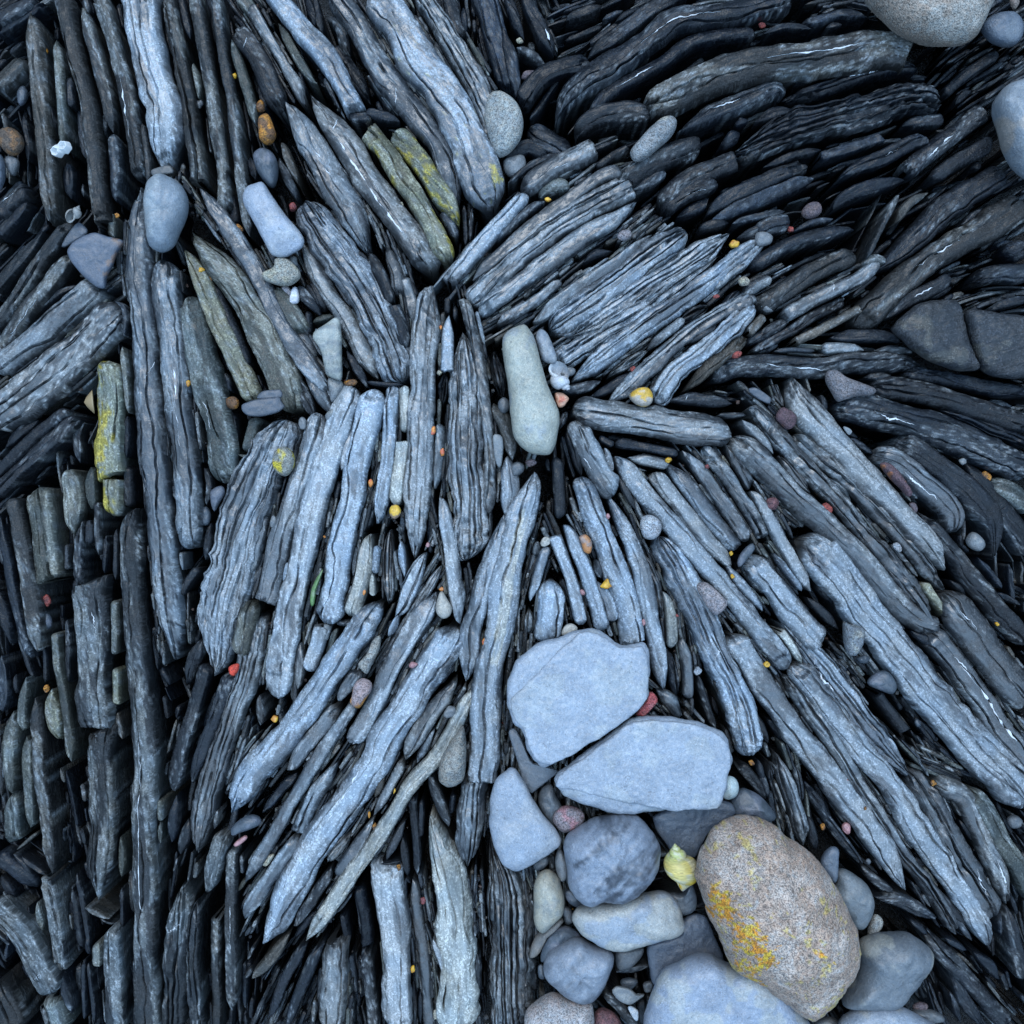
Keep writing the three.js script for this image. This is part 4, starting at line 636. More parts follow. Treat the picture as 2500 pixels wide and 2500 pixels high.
['boulder','DARKBOULDER',11,[348.7,-155.1,360.2,-155.6,381.1,-152,396.8,-150.4,408.3,-148.8,408.3,-106.9,395.8,-102.8,381.1,-102.8,368.6,-105.9,362.3,-110.1,357.1,-120.6,351.8,-139.4],'dark cracked boulder, right half of the pair, at the right edge'],
['pebble','PINKGREYBIG',4,[243.9,-102.5,245,-108.9,251.3,-110.1,257.6,-105.7,270.3,-100.4,282.4,-94.6,280.8,-91.5,268.2,-89.9,257.6,-86.7,253.4,-85.7,249.2,-92],'pinkish grey wedge-shaped stone below the dark cracked boulder'],
['pebble','PURPLERUST',-2,[206.3,-74.6,211.6,-82,216.9,-79.9,222.2,-75.6,221.1,-67.1,215.8,-64.5,210.5,-68.2],'small purple and rust pebble, below left of the pinkish grey wedge stone'],
['pebble','PURPLERUST',2,[286.8,-37.7,293.1,-38.3,300.5,-31.9,306.9,-22.4,311.6,-13.9,309.5,-11.6,302.6,-18.2,293.1,-27.7],'long purple and rust pebble beside a raked slab'],
['pebble','RUST',-5,[369,-30,372.2,-32.2,376.5,-27.9,374.4,-23.6,370.1,-26.8],'tiny rust-orange pebble, right of the long purple pebble'],
['pebble','MAROON',-4,[199.3,-8.7,204.6,-11.9,209.4,-7.6,206.7,-2.3,201.4,-1.3],'small maroon pebble, left of the long purple pebble'],
['pebble','RED',-4,[243,-5.5,247.2,-7.6,251.5,-1.3,249.3,1.9,244,-1.3],'small red pebble, left of the long purple pebble'],
['slate_plate','GREYPLATE',0,[258.3,-67,263,-65.9,265.7,-62.7,263,-59.6],'tiny grey slate chip, below the pinkish grey wedge stone'],
['pebble','GREY',-2,[350.2,-40.6,354,-43.2,355.6,-38.4,352.4,-36.8],'tiny grey pebble, right of the long purple pebble'],
['pebble','PURPLE',-5,[312.5,-6.6,315.7,-7.7,318.9,-2.3,315.7,1.9],'small purple-brown pebble, below right of the long purple pebble'],
['pebble','GREYPALE',4,[100.7,4.2,108.7,2.3,115.5,8.4,115.2,16.3,109.7,21.3,102.3,19.2],'small pale grey pebble, below the amber-crusted pebble'],
['pebble','PINKGREY',4,[144,57,149.8,54.3,161.4,63.3,167.5,70.7,161.4,78.9,157.2,80,147.7,67.5],'pinkish grey pebble, above right of the red chip'],
['pebble','ORANGESTONE',3,[52.3,19.5,57,17.2,62.1,23.2,60.7,32.7,56,31.1,53.9,24.3],'small orange pebble, above right of the cream-striped ridge slab'],
['pebble','AMBER',2,[68.7,58.1,71.9,54.4,74.5,51.3,76.1,56,77.7,58.1,73,60.3],'small amber pebble, right of the cream-striped ridge slab'],
['pebble','PINK',0,[73.1,2.6,75.2,1.3,76.8,3.7,74.7,5.5],'tiny pink pebble, below the amber-crusted pebble'],
['pebble','PINK',0,[53,61.5,55.1,60.4,57.2,63.6,54.6,65.2],'tiny pink pebble, right of the cream-striped ridge slab'],
['pebble','AMBER',0,[169.6,31.8,171.7,30.5,172.8,32.8,170.6,34.4],'tiny amber pebble, second nearest above left of the squarish grey chip'],
['pebble','AMBER',0,[170.6,49.3,172.2,48.2,173.8,50.9,171.7,51.9],'tiny amber pebble, nearest above left of the squarish grey chip'],
['pebble','REDCHIP',6,[95.3,157.9,98.4,152.6,102.6,147.4,107.4,138.4,113.7,145.3,108.4,152.6,102.1,158.9],'red chip poking out under the biggest pale flat stone'],
['pebble','SANDPALE',0,[38.7,95.9,41.3,89,46.6,87.1,51.4,91.1,45.6,95.4],'small pale sandy pebble, above the biggest pale flat stone'],
['pebble','DARKBLUE',1,[175.7,39.2,178.9,31.7,187.4,24.3,189.7,27.5,184.2,36,176.8,43.2],'small dark blue pebble, above left of the squarish grey chip'],
['pebble','SANDPALE',0,[21.7,24.4,25.4,19.1,30.2,20.7,29.7,24.4,24.4,27.5],'tiny pale sandy pebble, above right of the cream-striped ridge slab'],
['pebble','GREYPALE',0,[142,125.1,145.2,120.8,148.4,123.5,144.1,127.7],'tiny pale grey pebble, above right of the red chip'],
['pebble','PINK',0,[101.2,84.8,102.8,83.7,104.4,86.9,102.8,89],'tiny pink pebble, above the red chip'],
['pebble','RED',0,[127.7,80.5,128.8,79.5,130.2,81.1,128.8,82.1],'tiny red pebble, above the red chip'],
['pebble','RUST',0,[184.4,195,187.6,194,189.7,196.6,186.5,198.2],'tiny rust-orange pebble, right of the layered pale flat stone'],
['slate_plate','CHIPGREY',5,[256.8,84.3,261.5,86.9,267.9,88.5,273.3,90.6,272.6,102.2,267.9,111.7,261.5,112,257.8,102.2],'squarish grey chip standing in the gap among raked slabs'],
['pebble','DARKBLUE',5,[275.8,132.8,283.7,124.3,290,123.3,295.3,127.5,298.6,135.9,295.3,141.4,286.8,139.1],'dark blue pebble, left of the broadest raked slab'],
['pebble','GREY',-3,[356,22.3,360.7,15.4,367.1,19.1,370.5,26.6,366.1,30.8,358.6,27.6],'small grey pebble, below right of the long purple pebble'],
['pebble','GREYPALE',0,[297,25.4,301.2,23.8,304.4,28.6,302.3,31.8],'tiny pale grey pebble, below the long purple pebble'],
['pebble','DARKBLUE',-6,[271.3,115.3,277.7,112.1,281.4,115.3,278.7,119,272.9,118.5],'small dark blue pebble, below right of the squarish grey chip'],
['pebble','AMBER',1,[196,118.6,199.2,116.5,201.3,119.6,198.2,121.2],'tiny amber pebble, left of the squarish grey chip'],
['pebble','AMBER',-4,[378.7,87.3,381.4,85,383.2,87.3,380.9,89.4],'tiny amber pebble, above right of the broadest raked slab'],
['pebble','DARKBLUE',-10,[317.5,165.6,320.2,163,323.4,168.3,320.7,169.9],'tiny dark blue pebble, below the broadest raked slab'],
['pebble','BLUE',8,[238.6,271.1,242.8,262.7,248,259,252.2,260.6,252.4,269,251.4,283.7,249.6,287.1,243.8,280.6],'blue pebble, above right of the lichen-stained brown cobble'],
['pebble','DARKGREYROUND',6,[251.2,286.5,252.8,278.6,258.1,277,267.5,282.3,274.9,288.6,279.1,298.1,279.8,304.4,277,314.9,271.8,323.1,266.5,322.8,257,309.7,248.6,297],'dark grey rounded pebble, right of the lichen-stained brown cobble'],
['pebble','GREYSAND',0,[277.9,329.8,280,320.3,284.2,314.1,289.5,318.2,289,323.5,283.2,329.8,278.9,331.4],'small grey-buff pebble, above the two-tone grey cobble'],
['cobble','GREYOBLONG',10,[268.4,334.4,276.8,327.6,287.3,325.2,306.1,325.2,314.5,330.2,322.9,336.5,324.6,341.8,320.8,352.2,310.3,364.8,297.7,378.4,291.5,381.6,278.9,382.1,266.3,382.1,254.8,380.5,255.8,374.2,266.3,360.6,269.4,348],'two-tone grey cobble right of the lichen-stained brown cobble'],
['cobble','PALEBOTTOM',14,[251,393.4,258.8,386.1,271.3,380.8,285.9,378.4,296.4,379.8,308.9,385,319.3,391.3,328.7,396.5,329.7,409,250.5,409],'large pale blue cobble, below the two-tone grey cobble'],
['pebble','DARKGREY',-4,[314.3,391,329.2,390.8,337.7,394.7,339.3,398.4,329.2,400.6,316.4,396.3],'dark grey pebble, below right of the two-tone grey cobble'],
['pebble','PURPLE',-6,[315,388.7,321.4,385.5,327,387.6,324.6,391.9,317.2,392.4],'small purple-brown pebble, below right of the two-tone grey cobble'],
['pebble','PINK',-3,[263.9,243.7,260.8,242.7,258.1,245.9,259.7,251.2,263.9,252.2,265,248],'small pink pebble, above right of the lichen-stained brown cobble'],
['pebble','RUST',-4,[241.9,246.1,244,244,246.1,247.2,243.5,249.9],'tiny rust-orange pebble, nearest above right of the lichen-stained brown cobble'],
['pebble','RUST',-4,[330.8,255.7,332.9,253.6,334.5,256.8,332.4,258.4],'tiny rust-orange pebble, above the two-tone grey cobble'],
['pebble','DARKGREY',-3,[277.2,273.5,279.4,271.6,281.5,274.1,279.4,276.4],'tiny dark grey pebble, above right of the lichen-stained brown cobble'],
['pebble','RED',-2,[258.3,208.4,261.5,207.9,263.1,211.6,259.9,212.1],'tiny red pebble, below left of the broadest raked slab'],
['pebble','RUST',-5,[328.5,212.3,330.7,210.7,333.3,213.4,330.1,215.5],'tiny rust-orange pebble, below the broadest raked slab'],
['pebble','RUST',0,[274.2,230.7,276.3,229.7,276.8,232.8,274.7,233.4],'tiny rust-orange pebble, second nearest above right of the lichen-stained brown cobble'],
['pebble','DARKGREY',-6,[237.1,403.6,244.6,398.3,254.2,398.3,257.4,402.5,254.2,410,239.2,410],'dark grey pebble, below left of the two-tone grey cobble'],
['pebble','DARKGREY',-8,[390.6,241.9,396,238.7,401.9,243,400.3,248.3,392.8,248.9],'small dark grey pebble, below right of the broadest raked slab'],
['slate_plate','PLATEA',26,[-3.1,126.6,3.1,113.3,17.5,99.9,34.9,95.3,46.3,90.6,58.6,88.1,70.9,91.7,78.1,97.8,83.3,101.2,91.5,100.9,99.7,99.2,103.3,105.9,104.6,120.5,103.8,139,95.6,149.3,85.3,158.5,63.7,171.9,43.2,184.2,25.7,192.2,17.5,187.3,11.3,178.1,7.2,163.7,1,158.5,-2.6,149.3,-3.6,140],'biggest pale blue flat stone with a split upper layer'],
['slate_plate','PLATEB',20,[90.1,156.8,105.6,155.3,126.3,156.3,147,160.5,158.4,166.9,164.7,175.2,166.9,188.6,164.9,199,162.6,210.4,159,219.7,155.3,224.1,131.5,225.4,106.7,228,90.1,230.1,77.7,229.7,67.3,226.4,50.7,221.8,38.3,215.6,31.1,207.3,32.6,200,40.4,193.8,54.9,183.5,74.5,167.9],'pale flat stone with a layered lower edge, below the biggest one'],
['cobble','PLATEC',14,[-2.1,196,3.1,196.8,8.3,205.6,15.6,219.2,25,233.8,34.4,244.2,38.8,251.5,36.5,256.7,30.2,260.9,17.7,269.2,7.3,274.5,1,275.2,-7.5,269.8,-13.8,256.7,-17.4,239,-16.9,221.3,-11.7,204.6],'pale three-cornered stone resting left of the pebble heap'],
['slate_plate','DARKPLATE2',-2,[-3.2,171.2,2.1,169.1,7.4,177.6,13.8,193.5,21.2,199.9,37.2,202,28.7,209.5,18,218,14.9,220.6,8.5,211.6,5.3,198.8,-1.1,179.7],'dark grey flat slate plate, above the three-cornered pale stone'],
['pebble','DARKGREY',0,[20.3,224.9,23.3,215.3,30.7,212.2,33.9,220.6,38.1,228.1,39.2,231.2,35,234.4,33.4,245,28.6,241.8,23.8,234.4],'dark grey pebble, above right of the three-cornered pale stone'],
['pebble','PINKMOTTLE',6,[31.6,236,36.8,229.6,43.1,228.1,53.7,231.8,56.5,236.5,53.7,242.3,46.3,247,38.9,248.1,33.1,242.3],'pink mottled pebble, right of the three-cornered pale stone'],
['cobble','BLUEROUND',22,[39.8,249.2,48.5,241.9,63,233.7,77.5,231.1,89.9,230.6,96.1,232.6,103.3,239.9,110.5,249.2,113.8,258.5,110.5,270.9,103.3,282.2,93,291.5,82.6,295.7,69.2,294.8,58.9,297.4,50.6,294.6,44.4,286.4,41.8,272.9,39.8,260.5],'streaky dark and pale blue round cobble left of the snail shell'],
['slate_plate','DARKBLUEPLATE',2,[108.9,237.1,123.7,230.7,155.4,225.4,163.9,223.8,171.3,227,174.7,233.9,161.8,241.3,152.3,250.8,145.9,262.4,142.8,268.8,126.9,267.7,119.5,258.2,113.1,249.7,110,243.4],'large dark blue flat slate plate, above the yellow snail shell'],
['cobble','OCHRE',40,[146.6,235.8,154.7,228.7,166.8,224.7,179,225.7,192.3,231.2,206.5,241.8,219.6,252,229.7,263.1,242.9,282.3,252,299.5,258.1,315.7,259.6,329.8,256,344,245.9,359.2,234.8,371.3,223.7,378.9,212.4,373.3,194.2,358.1,177,347,162.8,335.9,154.7,317.7,144.6,297.5,138.5,279.3,136.3,267.1,138.5,253],'large brown cobble with orange lichen beside the yellow snail shell'],
['cobble','PALEBOULDER',32,[98,388.1,103.1,366.7,107.2,355.5,114.3,345.3,125.6,340.2,132.7,336.1,141.9,333.5,150.1,334,156.2,337.6,165.4,341.2,179.7,341.2,185.8,343.2,194.2,348.3,202.1,355.5,211.3,366.7,219.5,376.9,225.6,387.1,228.7,398.4,99,402.4],'large pale blue cobble cut by the bottom edge'],
['cobble','FLATSAND',16,[46.1,310.2,48.9,305,59.3,300.9,75.9,298.8,90.5,295.7,106.1,292.5,117.6,291.7,125.9,296.7,130,304,131.1,311.3,132.8,317.5,129,322.7,111.3,327.9,95.7,333.1,82.2,335.4,69.7,333.1,59.3,326.9,49.9,319.6],'flat oblong grey-buff pebble below the streaky blue cobble'],
['slate_plate','DARKPLATE3',0,[133.5,318.2,143.1,313.9,151.6,315.5,155.8,324.5,161.1,338.3,166.4,351,155.8,351,145.2,352.1,130.4,358.4,118.7,364.8,110,369,107,354.2,104.9,338.3,118.7,333,132.5,328.8],'large dark blue flat slate plate, above left of the pale cobble at the bottom edge'],
['pebble','DARKGREYFLAT',2,[111,300.5,123.7,296.3,133.2,297.3,139.6,287.8,143.8,298.4,143.8,309,137.5,313.4,133.2,314.3,123.7,313.2],'dark flat pebble, below the yellow snail shell'],
['pebble','SANDPEB',8,[17.3,287.9,22,279,28.3,277.2,35.7,282.7,38.8,291.1,40.5,300.5,39.1,311,32.5,317.3,23.1,324.9,17.8,319.4,16.8,303.7],'buff oval pebble beside the tall laminated slab'],
['pebble','BLUEROUND2',12,[24.2,349.3,28.2,341,38.7,333.6,52.3,328.2,61.7,333.6,74.2,336.8,78.1,342,75.3,353.5,70,366,63.8,374.4,56.4,378.3,43.9,374.4,31.3,364,25.6,357.7],'blue rounded pebble with dark whorls below the flat grey-buff pebble'],
['pebble','DARKBLUE',2,[22.2,346,27.5,331.2,37,323.3,43.3,322.5,50.7,327,53.4,331.2,41.2,338.6,28.5,346,23.2,351.3],'dark blue pebble, above left of the blue rounded pebble'],
['pebble','BROWN',0,[14,347.8,16.9,334.1,26.5,323.5,39.2,317.1,40.5,319.2,31.8,325.6,25.4,333,20.1,345.7],'brown pebble, below the buff oval pebble'],
['pebble','GRANITEPINK',10,[9.9,386.8,17.8,379.5,30.4,372.5,44,376.3,59.7,378.4,62.9,385.8,63.1,398.3,57.6,407.8,12.6,407.8,9.4,394.1],'pinkish speckled granite pebble at the bottom edge'],
['pebble','MAROON',0,[64.6,391.3,69.9,387.6,79.5,391.3,85,398.7,83.7,407.2,65.7,407.2],'maroon pebble, right of the pinkish granite pebble'],
['pebble','GREY',2,[33.8,268.8,37,261.9,41.2,267.7,43.3,276.2,42.3,285.7,38.6,288.3,34.4,279.4],'grey pebble, above the buff oval pebble'],
['pebble','DARKGREY',-4,[17,274.9,27.7,269.6,29.3,272.8,25.5,279.2,18.1,280.8],'small dark grey pebble, above the buff oval pebble'],
['slate_plate','GREYPLATE',0,[77.4,374.3,81.6,370.1,92.2,372.2,98.6,377.5,104.4,376.5,100.7,379.6,92.2,385.2,83.7,382],'grey slate chip, below right of the blue rounded pebble'],
['slate_plate','WHITECHIP',4,[89.7,384.8,92.8,384,98.3,387.4,98.1,396.1,94.9,394.8,91.8,389.5],'small bluish white slate chip, below right of the blue rounded pebble'],
['pebble','DARKGREY',-4,[82,343.1,92.6,340.9,103.3,342,102.2,347.3,92.6,356.9,84.1,359,80.9,350.5],'dark grey pebble, below the flat grey-buff pebble'],
['pebble','DARKBLUE',-10,[85.8,370.1,93.3,367.9,99.7,370.1,93.3,377.6,86.8,375.4],'small dark blue pebble, right of the blue rounded pebble'],
['pebble','DARKBLUE',2,[41.2,295.2,46.5,294.2,56,304.7,57.1,309,47.6,306.9,42.3,301.6],'small dark blue pebble, right of the buff oval pebble'],
['pebble','DARKBLUE',2,[170.3,225.4,178.7,215.4,187.2,217.5,197.8,225.4,205.2,238.1,197.8,241.3,187.2,236.5,175.5,237.1],'dark blue pebble, above right of the yellow snail shell'],
['pebble','DARKGREY',-8,[103.7,372.4,110.2,369.2,110.2,376.7,104.8,378.9],'small dark grey pebble, below the flat grey-buff pebble'],
['pebble','DARKGREY',-6,[39.5,309.7,45.9,311.8,48,322.5,42.7,324.6,40.5,319.3],'small dark grey pebble, below right of the buff oval pebble'],
['pebble','DARKBLUE',-4,[20.7,355.8,23.9,354.8,25.5,366.5,21.3,365.4],'small dark blue pebble, left of the blue rounded pebble'],
['pebble','PEARL',8,[162.3,209.2,164.9,205.5,169.1,204.1,173.3,206.5,175.6,212.3,174.3,218.1,170.7,221.8,165.4,222.5,161.9,219.7,160.9,214.4],'small pale green round pebble, right of the layered pale flat stone'],
];
// ---------- chance and noise (seeded)
function rng(a) { a = (a * 2654435761) >>> 0; return () => { a = (a + 0x6D2B79F5) | 0; let t = Math.imul(a ^ (a >>> 15), 1 | a); t = (t + Math.imul(t ^ (t >>> 7), 61 | t)) ^ t; return ((t ^ (t >>> 14)) >>> 0) / 4294967296; }; }
const hash = (x, y, z) => { let h = Math.imul(x, 374761393) ^ Math.imul(y, 668265263) ^ Math.imul(z, 2147483647 - 94906267); h = Math.imul(h ^ (h >>> 13), 1274126177); h = Math.imul(h ^ (h >>> 15), 2246822519 | 0); return ((h ^ (h >>> 16)) >>> 0) / 2147483648 - 1; };
const fade = (t) => t * t * t * (t * (t * 6 - 15) + 10);
function noise(x, y = 0, z = 0) {
  const xi = Math.floor(x), yi = Math.floor(y), zi = Math.floor(z), u = fade(x - xi), v = fade(y - yi), w = fade(z - zi);
  const L = (a, b, t) => a + (b - a) * t;
  const p = (k) => L(L(hash(xi, yi, zi + k), hash(xi + 1, yi, zi + k), u), L(hash(xi, yi + 1, zi + k), hash(xi + 1, yi + 1, zi + k), u), v);
  return w === 0 ? p(0) : L(p(0), p(1), w);
}
const fbm = (x, y, z = 0) => 0.55 * noise(x, y, z) + 0.28 * noise(x * 2.1 + 7, y * 2.1, z) + 0.17 * noise(x * 4.3, y * 4.3 + 3, z);
const clamp = (x, a, b) => Math.min(b, Math.max(a, x));
const sstep = (a, b, x) => { const t = clamp((x - a) / (b - a), 0, 1); return t * t * (3 - 2 * t); };
const mix = (a, b, t) => a.map((v, i) => v + (b[i] - v) * t);

// ---------- textures: tileable grain, computed
function tileNoise(n, fx, fy, seed) {                       // periodic value noise over an n x n tile
  const r = rng(seed), g = new Float32Array(fx * fy).map(() => r() * 2 - 1), o = new Float32Array(n * n);
  for (let j = 0; j < n; j++) for (let i = 0; i < n; i++) {
    const x = i / n * fx, y = j / n * fy, xi = Math.floor(x), yi = Math.floor(y), u = fade(x - xi), v = fade(y - yi);
    const a = g[(yi % fy) * fx + xi % fx], b = g[(yi % fy) * fx + (xi + 1) % fx], c = g[((yi + 1) % fy) * fx + xi % fx], d = g[((yi + 1) % fy) * fx + (xi + 1) % fx];
    o[j * n + i] = (a + (b - a) * u) + ((c + (d - c) * u) - (a + (b - a) * u)) * v;
  }
  return o;
}
function tex(n, fn, color) {
  const d = new Uint8Array(n * n * 4);
  for (let i = 0; i < n * n; i++) { const c = fn(i); d.set([c[0] * 255, c[1] * 255, c[2] * 255, 255].map((v) => clamp(v, 0, 255)), i * 4); }
  const t = new THREE.DataTexture(d, n, n, THREE.RGBAFormat, THREE.UnsignedByteType);
  t.wrapS = t.wrapT = THREE.RepeatWrapping; t.magFilter = THREE.LinearFilter; t.minFilter = THREE.LinearMipmapLinearFilter; t.generateMipmaps = true;
  if (color) t.colorSpace = THREE.SRGBColorSpace;
  t.needsUpdate = true; return t;
}
const TN = 1024, TILE = 0.24;                                // one tile of grain is 24 cm of stone
const nStreak = tileNoise(TN, 14, 170, 1), nStreak2 = tileNoise(TN, 40, 420, 2), nBlot = tileNoise(TN, 22, 30, 3), nBlot2 = tileNoise(TN, 70, 90, 4), nFine = tileNoise(TN, 210, 240, 5), nFiner = tileNoise(TN, 420, 420, 6), nIso = tileNoise(TN, 120, 120, 7);
const filmAndHighlight = new Float32Array(TN * TN);                      // pale dried salt and mineral film: patches with a crisp broken edge
for (let i = 0; i < TN * TN; i++) filmAndHighlight[i] = sstep(0.05, 0.22, 0.42 * nBlot[i] + 0.4 * nBlot2[i] + 0.45 * nFine[i] + 0.25 * nStreak[i] - 0.02);
const slateMap = tex(TN, (i) => {
  let v = 0.7 + 0.04 * nStreak[i] + 0.02 * nStreak2[i] + 0.05 * nFine[i] + 0.07 * nFiner[i];
  v += 0.11 * filmAndHighlight[i] * (0.75 + 0.6 * nFiner[i]);
  if (nFiner[i] + 0.55 * nIso[i] > 0.94) v += 0.18;
  if (nFine[i] + 0.45 * nBlot2[i] + 0.35 * nFiner[i] > 0.66) v += 0.11;
  const w = 0.02 * nBlot[i];
  return [v + w, v + 0.005, v - w];
}, true);
const slateBump = tex(TN, (i) => { const v = 0.5 + 0.1 * nStreak[i] + 0.06 * nStreak2[i] + 0.08 * nFine[i] + 0.08 * nFiner[i] + 0.12 * filmAndHighlight[i]; return [v, v, v]; });
const slateRough = tex(TN, (i) => { const v = 0.42 + 0.4 * filmAndHighlight[i] + 0.12 * nBlot2[i]; return [v, v, v]; });
const grainMap = tex(TN, (i) => { const v = 0.86 + 0.07 * nFiner[i] + 0.035 * nFine[i] + 0.03 * nIso[i] + 0.04 * nBlot[i]; const w = v + (nFiner[i] + 0.5 * nIso[i] > 0.92 ? 0.1 : 0) - (nFine[i] + 0.6 * nBlot2[i] > 1.0 ? 0.16 : 0); return [w + 0.015 * nIso[i], w, w - 0.015 * nIso[i]]; }, true);
const graniteMap = tex(TN, (i) => { const a = nFiner[i] + 0.5 * nFine[i]; const v = 0.8 + (a > 0.45 ? 0.16 : a < -0.45 ? -0.24 : 0.1 * a) + 0.05 * nBlot[i]; return [v + 0.03 * nIso[i], v, v - 0.02 * nIso[i]]; }, true);
const grainBump = tex(TN, (i) => { const v = 0.5 + 0.15 * nFiner[i] + 0.2 * nFine[i] + 0.15 * nIso[i]; return [v, v, v]; });

// ---------- materials
const M = {
  // smooth-split slate with a wet, micaceous sheen; and rough dull slate
  sheen: new THREE.MeshPhysicalMaterial({ ior: 1.6, clearcoat: 0.22, clearcoatRoughness: 0.4, vertexColors: true, map: slateMap, bumpMap: slateBump, bumpScale: 0.00045, roughnessMap: slateRough, roughness: 0.9 }),
  slate: new THREE.MeshPhysicalMaterial({ ior: 1.4, specularIntensity: 0.5, clearcoat: 0.05, clearcoatRoughness: 0.3, vertexColors: true, map: slateMap, bumpMap: slateBump, bumpScale: 0.0008, roughnessMap: slateRough, roughness: 0.9 }),
  smooth: new THREE.MeshPhysicalMaterial({ clearcoat: 0.25, clearcoatRoughness: 0.35, vertexColors: true, map: grainMap, bumpMap: grainBump, bumpScale: 0.0004, roughness: 0.55 }),
  granite: new THREE.MeshStandardMaterial({ vertexColors: true, map: graniteMap, bumpMap: grainBump, bumpScale: 0.0007, roughness: 0.75 }),
  vein: new THREE.MeshStandardMaterial({ color: new THREE.Color().setRGB(0.5, 0.52, 0.54), bumpMap: grainBump, bumpScale: 0.0004, roughness: 0.5 }),
  shell: new THREE.MeshStandardMaterial({ vertexColors: true, bumpMap: grainBump, bumpScale: 0.0002, roughness: 0.45, map: grainMap }),
  bed: new THREE.MeshStandardMaterial({ color: new THREE.Color().setRGB(0.04, 0.04, 0.04), map: graniteMap, bumpMap: grainBump, bumpScale: 0.003, roughness: 0.7 }),
};
// linear slate colours; k, d and n also have the frame's corner darkening painted in
const TONE = {
  k: [0.013, 0.016, 0.022], d: [0.020, 0.023, 0.029], n: [0.034, 0.036, 0.039], m: [0.052, 0.056, 0.063], l: [0.105, 0.117, 0.135], p: [0.075, 0.082, 0.094], g: [0.075, 0.08, 0.073],
  b: [0.07, 0.066, 0.06], y: [0.14, 0.138, 0.10], s: [0.22, 0.22, 0.2],
};
const used = {};
function name(n) { used[n] = (used[n] ?? -1) + 1; return used[n] ? `${n}_${String(used[n]).padStart(3, '0')}` : n; }
function shade(o) { o.traverse((c) => { if (c.isMesh) { c.castShadow = true; c.receiveShadow = true; } }); return o; }
function add(o, label, category, group, kind) {
  scene.add(shade(o));
  if (label) o.userData.label = label;
  if (category) o.userData.category = category;
  if (group) o.userData.group = group;
  if (kind) o.userData.kind = kind;
  return o;
}

